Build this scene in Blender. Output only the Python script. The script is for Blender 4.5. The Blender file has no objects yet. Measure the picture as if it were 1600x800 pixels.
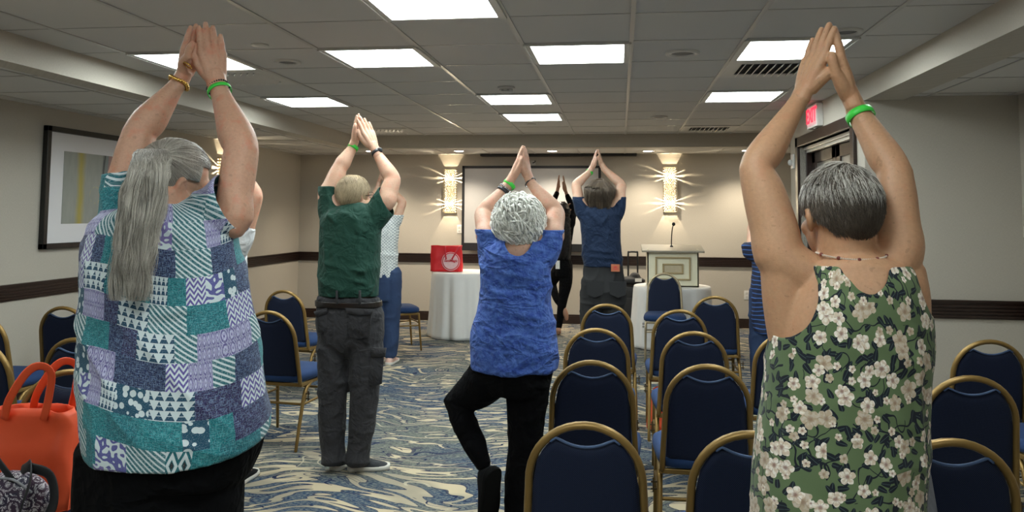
import bpy, bmesh, math, random
import numpy as np
from mathutils import Vector, Matrix
random.seed(7); RNG = np.random.default_rng(7)
SC = bpy.context.scene; COL = SC.collection
PI = math.pi

# ------------------------------------------------------------------ camera, world, exposure
FPX, PITCH, YAW, ROLL, PPY, EYE = 1237.5, 0.06918, 0.13587, 0.00701, 248.9, 1.48
_cy, _sy, _cp, _sp = math.cos(YAW), math.sin(YAW), math.cos(PITCH), math.sin(PITCH)
FWD = Vector((-_sy*_cp, _cy*_cp, _sp)); RT0 = Vector((_cy, _sy, 0)); UP0 = RT0.cross(FWD)
RT = RT0*math.cos(ROLL) + UP0*math.sin(ROLL); UPV = -RT0*math.sin(ROLL) + UP0*math.cos(ROLL)
cam_d = bpy.data.cameras.new('camera'); cam = bpy.data.objects.new('camera', cam_d); COL.objects.link(cam)
cam_d.sensor_width = 36; cam_d.sensor_fit = 'HORIZONTAL'; cam_d.lens = FPX/1600*36
cam_d.shift_y = -(400-PPY)/1600; cam_d.clip_start = .05; cam_d.clip_end = 60
M3 = Matrix((RT, UPV, -FWD)).transposed(); cam.matrix_world = Matrix.Translation((0, 0, EYE)) @ M3.to_4x4()
SC.camera = cam
w = bpy.data.worlds.new('world'); SC.world = w; w.use_nodes = True
w.node_tree.nodes['Background'].inputs[0].default_value = (.75, .72, .68, 1); w.node_tree.nodes['Background'].inputs[1].default_value = .12
SC.view_settings.view_transform = 'Standard'; SC.view_settings.look = 'None'
SC.view_settings.exposure = 1.3; SC.view_settings.gamma = 1.0; SC.view_settings.use_curve_mapping = False
PANEL_E = 9.0            # luminance of the fluorescent diffusers
SPOT_W = 9.0             # watts of one recessed soffit lamp
SCONCE_W = 4.6           # watts of one sconce lamp
try:
    SC.cycles.max_bounces = 7; SC.cycles.diffuse_bounces = 4; SC.cycles.glossy_bounces = 2; SC.cycles.transmission_bounces = 3
    SC.cycles.sample_clamp_indirect = 4; SC.cycles.use_denoising = True; SC.cycles.caustics_reflective = False; SC.cycles.caustics_refractive = False
except Exception: pass

def at(px, py, Y):
    """the place in the room, Y metres ahead of the camera, seen at a point of the 1600x800 photograph"""
    d = FWD + RT*((px-800)/FPX) - UPV*((py-PPY)/FPX)
    t = Y/d.y
    return np.array([d.x*t, Y, EYE + d.z*t])
def fl(px, py, z=0):
    d = FWD + RT*((px-800)/FPX) - UPV*((py-PPY)/FPX)
    t = (z-EYE)/d.z
    return np.array([d.x*t, d.y*t, z])

# ------------------------------------------------------------------ node helper
class S:
    def __init__(s, g, o): s.g, s.o = g, o
    def _m(s, op, *a): return s.g.math(op, s, *a)
    def __add__(s, b): return s._m('ADD', b)
    __radd__ = __add__
    def __sub__(s, b): return s._m('SUBTRACT', b)
    def __rsub__(s, b): return s.g.math('SUBTRACT', b, s)
    def __mul__(s, b): return s._m('MULTIPLY', b)
    __rmul__ = __mul__
    def __truediv__(s, b): return s._m('DIVIDE', b)
    def floor(s): return s._m('FLOOR')
    def fract(s): return s._m('FRACT')
    def abs(s): return s._m('ABSOLUTE')
    def sin(s): return s._m('SINE')
    def cos(s): return s._m('COSINE')
    def gt(s, b): return s._m('GREATER_THAN', b)
    def lt(s, b): return s._m('LESS_THAN', b)
    def mx(s, b): return s._m('MAXIMUM', b)
    def mn(s, b): return s._m('MINIMUM', b)
    def sqrt(s): return s._m('SQRT')
    def step(s, a, b):      # smoothstep
        n = s.g.n('ShaderNodeMapRange'); n.interpolation_type = 'SMOOTHSTEP'
        s.g.set(n.inputs[0], s); n.inputs[1].default_value = a; n.inputs[2].default_value = b
        return S(s.g, n.outputs[0])
class G:
    def __init__(s, name):
        s.m = bpy.data.materials.new(name); s.m.use_nodes = True; s.nt = s.m.node_tree
        s.b = s.nt.nodes['Principled BSDF']
    def n(s, t): return s.nt.nodes.new(t)
    def set(s, inp, v):
        if isinstance(v, S): s.nt.links.new(v.o, inp)
        elif isinstance(v, (tuple, list)):
            inp.default_value = tuple(v)+(1,) if len(inp.default_value) == 4 and len(v) == 3 else tuple(v)
        else: inp.default_value = v
    def math(s, op, *a):
        n = s.n('ShaderNodeMath'); n.operation = op
        for i, v in enumerate(a): s.set(n.inputs[i], v)
        return S(s, n.outputs[0])
    def co(s, kind='Object'):
        n = s.n('ShaderNodeTexCoord'); return S(s, n.outputs[kind])
    def uv(s): return s.xyz(s.co('UV'))
    def xyz(s, v):
        n = s.n('ShaderNodeSeparateXYZ'); s.set(n.inputs[0], v); return [S(s, n.outputs[i]) for i in range(3)]
    def vec(s, x, y, z=0.0):
        n = s.n('ShaderNodeCombineXYZ')
        for i, v in enumerate((x, y, z)): s.set(n.inputs[i], v)
        return S(s, n.outputs[0])
    def noise(s, v, scale=1, detail=2, rough=.5, dist=0.0, out=0):
        n = s.n('ShaderNodeTexNoise'); s.set(n.inputs['Vector'], v); n.inputs['Scale'].default_value = scale
        n.inputs['Detail'].default_value = detail; n.inputs['Roughness'].default_value = rough; n.inputs['Distortion'].default_value = dist
        return S(s, n.outputs[out])
    def white(s, v, out=0):
        n = s.n('ShaderNodeTexWhiteNoise'); s.set(n.inputs['Vector'], v); return S(s, n.outputs[out])
    def vor(s, v, scale=1, feature='F1', rnd=1.0):
        n = s.n('ShaderNodeTexVoronoi'); n.feature = feature; s.set(n.inputs['Vector'], v)
        n.inputs['Scale'].default_value = scale; n.inputs['Randomness'].default_value = rnd
        return {k.name: S(s, k) for k in n.outputs}
    def island(s):
        n = s.n('ShaderNodeNewGeometry'); return S(s, n.outputs['Random Per Island'])
    def mix(s, f, a, b):
        n = s.n('ShaderNodeMix'); n.data_type = 'RGBA'; s.set(n.inputs[0], f); s.set(n.inputs[6], a); s.set(n.inputs[7], b)
        return S(s, n.outputs[2])
    def bump(s, h, strength=.3, dist=.01):
        n = s.n('ShaderNodeBump'); n.inputs['Strength'].default_value = strength; n.inputs['Distance'].default_value = dist
        s.set(n.inputs['Height'], h); s.nt.links.new(n.outputs[0], s.b.inputs['Normal'])
    def out(s, col=None, rough=.6, metal=0.0, emit=None, estr=0.0, spec=None, sheen=None, sss=None, alpha=None):
        if col is not None: s.set(s.b.inputs['Base Color'], col)
        s.set(s.b.inputs['Roughness'], rough); s.b.inputs['Metallic'].default_value = metal
        if emit is not None: s.set(s.b.inputs['Emission Color'], emit); s.b.inputs['Emission Strength'].default_value = estr
        if spec is not None: s.b.inputs['Specular IOR Level'].default_value = spec
        if sheen is not None: s.b.inputs['Sheen Weight'].default_value = sheen
        if sss is not None:
            s.b.inputs['Subsurface Weight'].default_value = sss; s.b.inputs['Subsurface Radius'].default_value = (1, .35, .2); s.b.inputs['Subsurface Scale'].default_value = .008
        return s.m
def plain(name, col, rough=.5, metal=0.0, nscale=40, namt=.12, bump=.0, bscale=200, spec=None, sheen=None):
    g = G(name); c = g.co(); n = g.noise(c, nscale, 3)
    g_col = g.mix(n, tuple(max(0, x*(1-namt)) for x in col), tuple(min(1, x*(1+namt)) for x in col))
    if bump: g.bump(g.noise(c, bscale, 2), bump, .002)
    return g.out(g_col, rough, metal, spec=spec, sheen=sheen)

# ------------------------------------------------------------------ mesh helpers
def V3(a): return np.asarray(a, float)
def nrm(a):
    a = V3(a); return a/(np.linalg.norm(a)+1e-12)
def merge(parts):
    Vs, Fs, o = [], [], 0
    for v, f in parts:
        Vs.append(v); Fs += [tuple(int(i)+o for i in q) for q in f]; o += len(v)
    return np.concatenate(Vs), Fs
def rings(R, close=True):
    """list of (n,3) rings -> closed loft"""
    n = len(R[0]); V = np.concatenate(R); F = []
    for i in range(len(R)-1):
        for j in range(n):
            k = (j+1) % n; F.append((i*n+j, i*n+k, (i+1)*n+k, (i+1)*n+j))
    if close:
        c0, c1 = R[0].mean(0), R[-1].mean(0); V = np.concatenate([V, [c0, c1]]); a, b = len(V)-2, len(V)-1; m = (len(R)-1)*n
        for j in range(n):
            k = (j+1) % n; F.append((a, k, j)); F.append((b, m+j, m+k))
    return V, F
def cat(P, sub=4):
    """Catmull-Rom resample of rows (any number of columns)"""
    P = V3(P); 
    if len(P) < 3: 
        t = np.linspace(0, 1, sub+1)[:, None]; return P[0]*(1-t)+P[-1]*t
    Q = np.concatenate([[2*P[0]-P[1]], P, [2*P[-1]-P[-2]]]); out = []
    for i in range(1, len(Q)-2):
        for s in range(sub):
            t = s/sub; a, b, c, d = Q[i-1:i+3]
            out.append(.5*((2*b)+(-a+c)*t+(2*a-5*b+4*c-d)*t*t+(-a+3*b-3*c+d)*t**3))
    out.append(P[-1]); return np.array(out)
def tube(P, r, n=14, sub=4, flat=1.0, ref=None, closed=False):
    """round (or flattened along the second frame axis) tube with rounded ends through points with radii"""
    P = V3(P); r = np.broadcast_to(r, len(P)); Q = cat(np.column_stack([P, r]), sub) if sub > 1 else np.column_stack([P, r])
    P, r = Q[:, :3], np.maximum(Q[:, 3], 1e-4)
    T = np.gradient(P, axis=0); T /= np.linalg.norm(T, axis=1)[:, None]+1e-12
    u = nrm(np.cross(T[0], ref if ref is not None else ((0, 0, 1) if abs(T[0][2]) < .9 else (1, 0, 0)))); R = []
    a = np.linspace(0, 2*PI, n, endpoint=False)
    for i in range(len(P)):
        if ref is not None: u = nrm(np.cross(T[i], ref))
        else: u = nrm(u-T[i]*u.dot(T[i]))
        v = np.cross(T[i], u)
        R.append(P[i]+np.outer(np.cos(a)*r[i], u)+np.outer(np.sin(a)*r[i]*flat, v))
    if not closed:
        h0 = P[0]-T[0]*r[0]*.5*min(1, flat); h1 = P[-1]+T[-1]*r[-1]*.5*min(1, flat)
        R = [h0+(R[0]-P[0])*.6]+R+[h1+(R[-1]-P[-1])*.6]
    return rings(R)
def ell(c, rad, ax=None, n=20, m=12):
    ax = np.eye(3) if ax is None else V3(ax); R = []
    for i in range(1, m):
        t = PI*i/m; a = np.linspace(0, 2*PI, n, endpoint=False)
        L = np.column_stack([rad[0]*np.sin(t)*np.cos(a), rad[1]*np.sin(t)*np.sin(a), np.full(n, -rad[2]*np.cos(t))])
        R.append(V3(c)+L@ax)
    return rings(R)
def ring(c, rx, ry, n=36, yaw=0.0, p=2.25):
    a = np.linspace(0, 2*PI, n, endpoint=False); cs, sn = np.cos(a), np.sin(a)
    x = rx*np.sign(cs)*np.abs(cs)**(2/p); y = ry*np.sign(sn)*np.abs(sn)**(2/p)
    return np.column_stack([c[0]+x*math.cos(yaw)-y*math.sin(yaw), c[1]+x*math.sin(yaw)+y*math.cos(yaw), np.full(n, c[2])])
def box(x0, x1, y0, y1, z0, z1):
    V = V3([(x, y, z) for z in (z0, z1) for y in (y0, y1) for x in (x0, x1)])
    return V, [(0, 2, 3, 1), (4, 5, 7, 6), (0, 1, 5, 4), (2, 6, 7, 3), (0, 4, 6, 2), (1, 3, 7, 5)]
def xf(part, R=None, t=(0, 0, 0)):
    V, F = part; V = V@np.array(R).T if R is not None else V
    return V+V3(t), F
def rotz(a): return np.array([[math.cos(a), -math.sin(a), 0], [math.sin(a), math.cos(a), 0], [0, 0, 1.]])
def rotx(a): return np.array([[1, 0, 0], [0, math.cos(a), -math.sin(a)], [0, math.sin(a), math.cos(a)]])
def mesh_obj(name, part, mat, parent=None, smooth=True, loc=None, bevel=0, off=None, mats=None, fm=None):
    V, F = part
    if off is not None: V = V-V3(off)
    me = bpy.data.meshes.new(name)
    if isinstance(F, np.ndarray): F = F.tolist()
    me.from_pydata(V.tolist(), [], F); me.validate(); me.update()
    if mat: me.materials.append(mat)
    for mm in (mats or []): me.materials.append(mm)
    if fm is not None: me.polygons.foreach_set('material_index', np.asarray(fm, dtype=np.int32))
    me.polygons.foreach_set('use_smooth', [smooth]*len(me.polygons))
    o = bpy.data.objects.new(name, me); COL.objects.link(o)
    if parent: o.parent = parent
    if loc is not None: o.location = tuple(loc)
    if not smooth or bevel:
        bm = bmesh.new(); bm.from_mesh(me); bmesh.ops.recalc_face_normals(bm, faces=bm.faces); bm.to_mesh(me); bm.free()
    if bevel:
        b = o.modifiers.new('bevel', 'BEVEL'); b.width = bevel; b.segments = 2; b.limit_method = 'ANGLE'; b.angle_limit = .6
    return o
def thing(name, label, cat_, loc=(0, 0, 0), rz=0.0, group=None):
    o = bpy.data.objects.new(name, None); COL.objects.link(o); o.empty_display_size = .1
    o.location = tuple(map(float, loc)); o.rotation_euler = (0, 0, rz); o['label'] = label; o['category'] = cat_
    if group: o['group'] = group
    return o
def tag(o, label, cat_, group=None):
    o['label'] = label; o['category'] = cat_
    if group: o['group'] = group
    return o
def struct(o): o['kind'] = 'structure'; return o
def dup(root, loc, rz, label, group=None):
    r = root.copy(); COL.objects.link(r); r.location = tuple(map(float, loc)); r.rotation_euler = (0, 0, rz); r['label'] = label
    if group: r['group'] = group
    for ch in list(root.children):
        c = ch.copy(); COL.objects.link(c); c.parent = r
        for g in ch.children:
            d = g.copy(); COL.objects.link(d); d.parent = c
    return r
def _h(ix, iy, iz, s): 
    v = np.sin(ix*127.1+iy*311.7+iz*74.7+s*53.3)*43758.5453; return v-np.floor(v)
def vnoise(P, sc=1.0, s=0):
    P = P*V3(sc); i = np.floor(P); f = P-i; f = f*f*(3-2*f); r = 0
    for dx in (0, 1):
        for dy in (0, 1):
            for dz in (0, 1):
                w_ = (f[:, 0] if dx else 1-f[:, 0])*(f[:, 1] if dy else 1-f[:, 1])*(f[:, 2] if dz else 1-f[:, 2])
                r = r+w_*_h(i[:, 0]+dx, i[:, 1]+dy, i[:, 2]+dz, s)
    return r*2-1
def remesh(parts, voxel, smooth=6, fac=.5):
    """fuse overlapping closed pieces into one continuous smooth surface"""
    V, F = merge(parts); me = bpy.data.meshes.new('tmp'); me.from_pydata(V.tolist(), [], F)
    o = bpy.data.objects.new('tmp', me); COL.objects.link(o)
    m = o.modifiers.new('r', 'REMESH'); m.mode = 'VOXEL'; m.voxel_size = voxel; m.adaptivity = 0
    if smooth: 
        s = o.modifiers.new('s', 'SMOOTH'); s.factor = fac; s.iterations = smooth
    dg = bpy.context.evaluated_depsgraph_get(); me2 = bpy.data.meshes.new_from_object(o.evaluated_get(dg))
    V = np.empty(len(me2.vertices)*3, np.float32); me2.vertices.foreach_get('co', V); V = V.reshape(-1, 3).astype(float)
    N = np.empty(len(me2.vertices)*3, np.float32); me2.vertex_normals.foreach_get('vector', N); N = N.reshape(-1, 3).astype(float)
    F = np.empty(len(me2.loops), np.int32); me2.loops.foreach_get('vertex_index', F); F = F.reshape(-1, 4)
    bpy.data.objects.remove(o); bpy.data.meshes.remove(me); bpy.data.meshes.remove(me2)
    return V, F, N
def cut(V, F, keep, it=6):
    """drop the faces where keep(centre) is false and smooth the rim"""
    F = F[keep(V[F].mean(1))]; used = np.unique(F); mp = -np.ones(len(V), int); mp[used] = np.arange(len(used)); F = mp[F]; V = V[used].copy()
    E = np.sort(np.concatenate([F[:, [0, 1]], F[:, [1, 2]], F[:, [2, 3]], F[:, [3, 0]]]), axis=1)
    key, cnt = np.unique(E[:, 0].astype(np.int64)*len(V)+E[:, 1], return_counts=True); b = key[cnt == 1]; a, c = b//len(V), b % len(V)
    bv = np.unique(np.concatenate([a, c]))
    for _ in range(it):
        s = np.zeros_like(V); k = np.zeros(len(V)); np.add.at(s, a, V[c]); np.add.at(s, c, V[a]); np.add.at(k, a, 1); np.add.at(k, c, 1)
        V[bv] = .5*V[bv]+.5*s[bv]/k[bv][:, None]
    return V, F
def strand_mesh(P, r, n=3):
    """P (N,K,3) polylines -> thin tapered tubes"""
    N, K, _ = P.shape; T = np.gradient(P, axis=1); T /= np.linalg.norm(T, axis=2)[..., None]+1e-9
    ref = np.where(np.abs(T[..., 2:3]) < .8, V3([0, 0, 1.]), V3([1., 0, 0])); U = np.cross(T, ref); U /= np.linalg.norm(U, axis=2)[..., None]+1e-9; W = np.cross(T, U)
    rr = np.broadcast_to(r, (N, K))*np.concatenate([np.linspace(.8, 1, K//2), np.linspace(1, .25, K-K//2)])[None]
    a = np.arange(n)*2*PI/n
    Vt = P[:, :, None]+U[:, :, None]*(np.cos(a)[None, None, :, None]*rr[..., None, None])+W[:, :, None]*(np.sin(a)[None, None, :, None]*rr[..., None, None])
    Vt = Vt.reshape(-1, 3); s = np.arange(N)[:, None, None]*K*n; i = np.arange(K-1)[None, :, None]*n; j = np.arange(n)[None, None]; k = (j+1) % n
    F = np.stack([s+i+j, s+i+k, s+i+n+k, s+i+n+j], -1).reshape(-1, 4)
    return Vt, F

# ------------------------------------------------------------------ materials of the room
def mat_wall():
    g = G('linen_wallcovering'); x, y, z = g.xyz(g.co())
    h = g.noise(g.vec((x+y)*60, z*900, 0), 1, 2, .6); v = g.noise(g.vec((x+y)*900, z*60, 3), 1, 2, .6); b = g.noise(g.vec(x, y, z), 1.2, 2)
    t = h*.5+v*.5
    col = g.mix(t.step(.3, .7), (.415, .375, .315), (.545, .50, .43)); col = g.mix(b, col, g.mix(.5, col, (.50, .46, .39)))
    g.bump(t, .25, .002); return g.out(col, .75)
WALL = mat_wall()
def mat_tile():
    g = G('ceiling_tiles'); x, y, z = g.xyz(g.co()); n = g.noise(g.vec(x, y, z), 260, 3, .7)
    ry = ((y-3.787)/.61+.5).fract()-.5; line = ry.abs().lt(.0065)
    cell = g.white(g.vec(((x-.0641)/.61).floor(), ((y-3.787)/.61).floor()))
    base = g.mix(n, (.60, .58, .55), (.70, .68, .65)); base = g.mix(cell*.35, base, (.57, .55, .52)); base = g.mix(line, base, (.17, .16, .15))
    g.bump(n, .3, .003); return g.out(base, .9)
TILE = mat_tile()
WHITE_METAL = plain('white_enamel', (.62, .60, .56), .4, 0, 30, .03)
GRID_METAL = plain('grid_metal', (.50, .48, .45), .35, .1, 30, .05)
def mat_darkwood():
    g = G('dark_stained_wood'); x, y, z = g.xyz(g.co()); n = g.noise(g.vec((x+y)*3, (x-y)*3, z*120), 1, 3)
    return g.out(g.mix(n, (.010, .005, .0035), (.045, .022, .016)), .32)
DARKWOOD = mat_darkwood()
def mat_carpet():
    g = G('swirled_carpet'); x, y, z = g.xyz(g.co())
    wp = g.noise(g.vec(x*.75, y*.75), 1, 2, .5, out=1); wx, wy, wz = g.xyz(wp)
    X = x+(wx-.5)*1.1; Y = y+(wy-.5)*1.3
    a = g.noise(g.vec(X*.75, Y*3.3, 1.7), 1, 2.6, .6); band = (a*66).sin()
    a2 = g.noise(g.vec(X*1.1, Y*3.6, 9.1), 1, 2, .5); fine = (a2*64).sin()
    blk = g.noise(g.vec(X*.9, Y*1.3, 4.2), 1, 2)
    # carved blue / grey-brown bands over a sand ground
    tone = g.noise(g.vec(x*1.1, y*1.6, 8), 1, 3)
    hatch = (g.noise(g.vec(x*40, y*160, 2), 1, 2, .7)); hatch2 = g.noise(g.vec(x*260, y*260, 2), 1, 2, .7)
    blue = g.mix(tone.step(.42, .58), (.014, .044, .098), (.085, .095, .092)); blue = g.mix(hatch.step(.48, .56), blue, g.mix(.5, blue, (.33, .33, .26)))
    sand = g.mix(g.noise(g.vec(x*2, y*3, 5), 1, 2).step(.4, .6), (.52, .43, .285), (.31, .27, .20)); sand = g.mix(hatch2, sand, g.mix(.25, sand, (.5, .44, .33)))
    m = (band+(blk-.5)*2.2+.42).step(-.12, .12); c = g.mix(m, sand, blue)
    ln = (fine+.0).abs().lt(.15)*g.noise(g.vec(x*1.3, y*1.3, 12), 1, 1).gt(.43); c = g.mix(ln, c, (.010, .020, .060))
    edge = (band+(blk-.5)*2.2+.42).abs().lt(.13); c = g.mix(edge*.85, c, (.012, .022, .060)); e2 = ((band+(blk-.5)*2.2+.42)-.62).abs().lt(.07); c = g.mix(e2*.8, c, (.012, .022, .06))
    ln2 = ((g.noise(g.vec(X*1.2, Y*1.6, 20), 1, 1)*26).sin()-.1).abs().lt(.045)*tone.gt(.52); c = g.mix(ln2*.7, c, (.50, .44, .32))
    g.bump(hatch2, .5, .004); return g.out(c, .95, spec=.15)
CARPET = mat_carpet()

# ------------------------------------------------------------------ room shell
XL, XR, YB, YF, ZC, ZS = -4.57, 2.68, 10.9, -2.6, 2.446, 2.312
XD, YA, YD = 1.68, 5.75, 8.15          # door wall plane, alcove wall, end of the door wall
struct(mesh_obj('floor', box(XL-.1, XR+.1, YF-.1, YB+.1, -.08, 0), CARPET, smooth=False))
struct(mesh_obj('ceiling', box(XL-.1, XR+.1, YF-.1, YB+.1, ZC, ZC+.06), TILE, smooth=False))
struct(mesh_obj('wall_back', box(XL-.1, XR+.1, YB, YB+.1, 0, ZC), WALL, smooth=False))
struct(mesh_obj('wall_left', box(XL-.1, XL, YF, YB, 0, ZC), WALL, smooth=False))
struct(mesh_obj('wall_front', box(XL-.1, XR+.1, YF-.1, YF, 0, ZC), WALL, smooth=False))
struct(mesh_obj('wall_right', merge([box(XR, XR+.1, YF, YA, 0, ZC), box(XR, XR+.1, YD, YB, 0, ZC)]), WALL, smooth=False))
struct(mesh_obj('wall_alcove', box(XD, XR, YA, YA+.12, 0, ZC), WALL, smooth=False))
DY0, DY1, DZ = 6.02, 7.74, 2.13
struct(mesh_obj('wall_door', merge([box(XD, XD+.12, YA+.12, DY0, 0, ZC), box(XD, XD+.12, DY1, YD, 0, ZC), box(XD, XD+.12, DY0, DY1, DZ, ZC),
    box(XD+.12, XR, YD-.12, YD, 0, ZC), box(XD+1, XD+1.05, YA+.12, YD-.12, 0, ZC)]), WALL, smooth=False))
# dropped beams and soffit ceilings around the room
struct(mesh_obj('trim_1', box(-3.45, -3.28, YF, 9.5, 2.285, ZC), WALL, smooth=False))
struct(mesh_obj('trim_2', box(-3.45, XR, 9.5, 9.66, 2.285, ZC), WALL, smooth=False))
struct(mesh_obj('trim_3', box(XD, XD+.26, YF, YA, 2.285, ZC), WALL, smooth=False))
struct(mesh_obj('ceiling_soffit', merge([box(XL, -3.45, YF, YB, ZS, ZS+.05), box(-3.45, XR, 9.66, YB, ZS, ZS+.05), box(XD+.26, XR, YF, YA, ZS, ZS+.05)]), TILE, smooth=False))
# T-bar grid of the suspended ceiling
GX, GY, TS = .0641, 3.787, .61
bars = [box(x-.012, x+.012, YF, 9.5, ZC-.006, ZC+.001) for x in [GX+TS*k for k in range(-5, 3)]]
bars += [box(-3.27, 1.67, y-.004, y+.004, ZC-.003, ZC+.001) for y in [GY+TS*k for k in range(-10, 10)]]
bars += [box(x-.011, x+.011, 9.66, YB, ZS-.005, ZS+.001) for x in [GX+TS*k for k in range(-7, 5)]]
bars += [box(x-.010, x+.010, YF, YB-.0, ZS-.005, ZS+.001) for x in (-4.42, -3.62)]
bars += [box(-4.57, -3.45, y-.006, y+.006, ZS-.004, ZS+.001) for y in [GY+TS*k for k in range(-10, 12)]]
bars += [box(x-.010, x+.010, YF, YA, ZS-.005, ZS+.001) for x in (2.1, 2.62)]
bars += [box(XD+.26, XR, y-.005, y+.005, ZS-.004, ZS+.001) for y in [GY+TS*k for k in range(-10, 4)]]
struct(mesh_obj('trim_4', merge(bars), GRID_METAL, smooth=False))
# moulded chair rail and baseboard: profile runs swept along the walls
def run(p0, p1, nrm2, z0, z1, grooves):
    """stepped moulding on the wall from p0 to p1, nrm2 = direction into the room"""
    ps = []; n = len(grooves)
    for i, d in enumerate(grooves):
        a, b = z0+(z1-z0)*i/n, z0+(z1-z0)*(i+1)/n
        q0, q1 = V3(p0), V3(p1); m = V3(nrm2)*d
        xs = sorted([q0[0], q1[0]]); ys = sorted([q0[1], q1[1]])
        if abs(nrm2[0]) > 0: xs = sorted([q0[0], q0[0]+m[0]])
        else: ys = sorted([q0[1], q0[1]+m[1]])
        ps.append(box(xs[0], xs[1], ys[0], ys[1], a, b))
    return ps
RG = [.012, .022, .012, .026, .014, .026, .014, .026, .012, .020, .030]
def rails(z0, z1, gr):
    return {'left': run((XL, YF), (XL, YB), (1, 0), z0, z1, gr), 'back': run((XL, YB), (XR, YB), (0, -1), z0, z1, gr),
            'right': run((XR, YF), (XR, YA), (-1, 0), z0, z1, gr)+run((XD, YA), (XR, YA), (0, -1), z0, z1, gr)+run((XD, YA-.02), (XD, DY0-.1), (-1, 0), z0, z1, gr)+run((XD, DY1+.1), (XD, YD), (-1, 0), z0, z1, gr)+run((XR, YD), (XR, YB), (-1, 0), z0, z1, gr)}
for i, (k, ps) in enumerate(rails(.800, .925, RG).items()): struct(mesh_obj('trim_%d' % (5+i), merge(ps), DARKWOOD, smooth=False))
for k, ps in rails(0, .125, [.018, .018, .018, .018, .012]).items(): struct(mesh_obj('baseboard_'+k, merge(ps), DARKWOOD, smooth=False))
# double door
GLASSG = plain('grey_frosted_glass', (.16, .15, .135), .3, 0, 6, .15)
dr = thing('door_1', 'dark brown framed double door with grey glass panels in right wall', 'door', (XD, (DY0+DY1)/2, 0)); struct(dr)
off = (XD, (DY0+DY1)/2, 0)
fr = [box(XD-.025, XD+.14, DY0-.09, DY0, 0, DZ+.09), box(XD-.025, XD+.14, DY1, DY1+.09, 0, DZ+.09), box(XD-.025, XD+.14, DY0-.09, DY1+.09, DZ, DZ+.09),
      box(XD+.05, XD+.14, DY0, DY0+.03, 0, DZ), box(XD+.05, XD+.14, DY1-.03, DY1, 0, DZ)]
mesh_obj('door_frame', merge(fr), DARKWOOD, dr, False, off=off, bevel=.004)
ym = (DY0+DY1)/2
for a, b in ((DY0+.03, ym-.004), (ym+.004, DY1-.03)):
    lf = [box(XD+.10, XD+.14, a, a+.12, .01, DZ-.06), box(XD+.10, XD+.14, b-.12, b, .01, DZ-.06), box(XD+.10, XD+.14, a, b, DZ-.16, DZ-.06), box(XD+.10, XD+.14, a, b, .01, .22)]
    l_ = mesh_obj('door_leaf', merge(lf), DARKWOOD, dr, False, off=off, bevel=.004)
    mesh_obj('pane', box(XD+.115, XD+.125, a+.12, b-.12, .22, DZ-.16), GLASSG, l_, False, off=off)
    yy = b-.06 if b < ym+.01 else a+.06
    mesh_obj('door_handle', merge([tube([(XD+.06, yy, .9), (XD+.06, yy, 1.2)], .01), tube([(XD+.1, yy, .92), (XD+.06, yy, .92)], .007), tube([(XD+.1, yy, 1.18), (XD+.06, yy, 1.18)], .007)]), WHITE_METAL, l_, off=off)
mesh_obj('door_closer_track', merge([box(XD+.03, XD+.10, DY0+.02, DY1-.02, DZ-.035, DZ-.005), box(XD+.045, XD+.085, DY0+.06, DY1-.06, DZ-.062, DZ-.035)]), plain('aluminium', (.7, .68, .64), .3, .6), dr, False, off=off, bevel=.003)

# ------------------------------------------------------------------ ceiling fittings
def mat_panel(e):
    g = G('lit_diffuser'); x, y, z = g.xyz(g.co()); n = g.noise(g.vec(x*2, y*9, 0), 1, 2)
    return g.out((.8, .8, .8), .4, emit=g.mix(n.step(.35, .65), (.86, 1.0, .985), (.95, 1, 1)), estr=e)
PANEL = mat_panel(PANEL_E)
def fixture():
    t = thing('ceiling_light', '', 'ceiling light', (0, 0, ZC))
    h = TS/2-.012; fr = [box(-h, h, -h, -h+.028, -.012, .03), box(-h, h, h-.028, h, -.012, .03), box(-h, -h+.028, -h, h, -.012, .03), box(h-.028, h, -h, h, -.012, .03),
        box(-h-.012, -h-.002, -h, h, -.016, -.004), box(h+.002, h+.012, -h, h, -.016, -.004)]
    mesh_obj('frame', merge(fr), WHITE_METAL, t, False)
    mesh_obj('diffuser', box(-h+.028, h-.028, -h+.028, h-.028, -.004, .0), PANEL, t, False)
    return t
FX = fixture(); first = True
FXS = [(-2, -1, 'bright ceiling panel cut by the top edge of the photo, left of centre'), (-1, 1, 'large ceiling panel left of the double grid bar, next to a round speaker'),
       (-3, 1, 'ceiling panel between the leftmost panel and the small wavy tile'), (-5, 1, 'leftmost ceiling panel, behind the raised clasped hands of the grey ponytail'),
       (-5, 4, 'ceiling panel nearest the hands of the man in the green polo'), (-2, 4, 'ceiling panel just behind the white smoke detector'),
       (-2, 6, 'farthest small ceiling panel in the middle of the room'), (1, 1, 'ceiling panel behind the raised hands of the person in the green floral top'),
       (1, 4, 'ceiling panel on the right just before the exit sign'),
       (-5, -2, 'unseen ceiling panel added for light near the back rows, left side'), (1, -2, 'unseen ceiling panel added for light near the back rows, right side'),  # these and the next row: unseen panels added to light the near room
       (-4, -6, 'unseen ceiling panel added for light behind the viewer, left side'), (-1, -5, 'unseen ceiling panel added for light behind the viewer, middle'), (1, -7, 'unseen ceiling panel added for light behind the viewer, right side'), (-2, -9, 'unseen ceiling panel added for light at the rear wall')]
for c, r, lab in FXS:
    loc = (GX+TS*(c+.5), GY+TS*(r+.5), ZC)
    if first: FX.location = loc; FX['label'] = lab; FX['group'] = 'square ceiling light panels'; first = False
    else: dup(FX, loc, 0, lab, 'square ceiling light panels')
LAMPGLOW = (lambda g: g.out((.9, .9, .85), .4, emit=(1, .93, .8), estr=14))(G('lit_lamp'))
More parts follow.
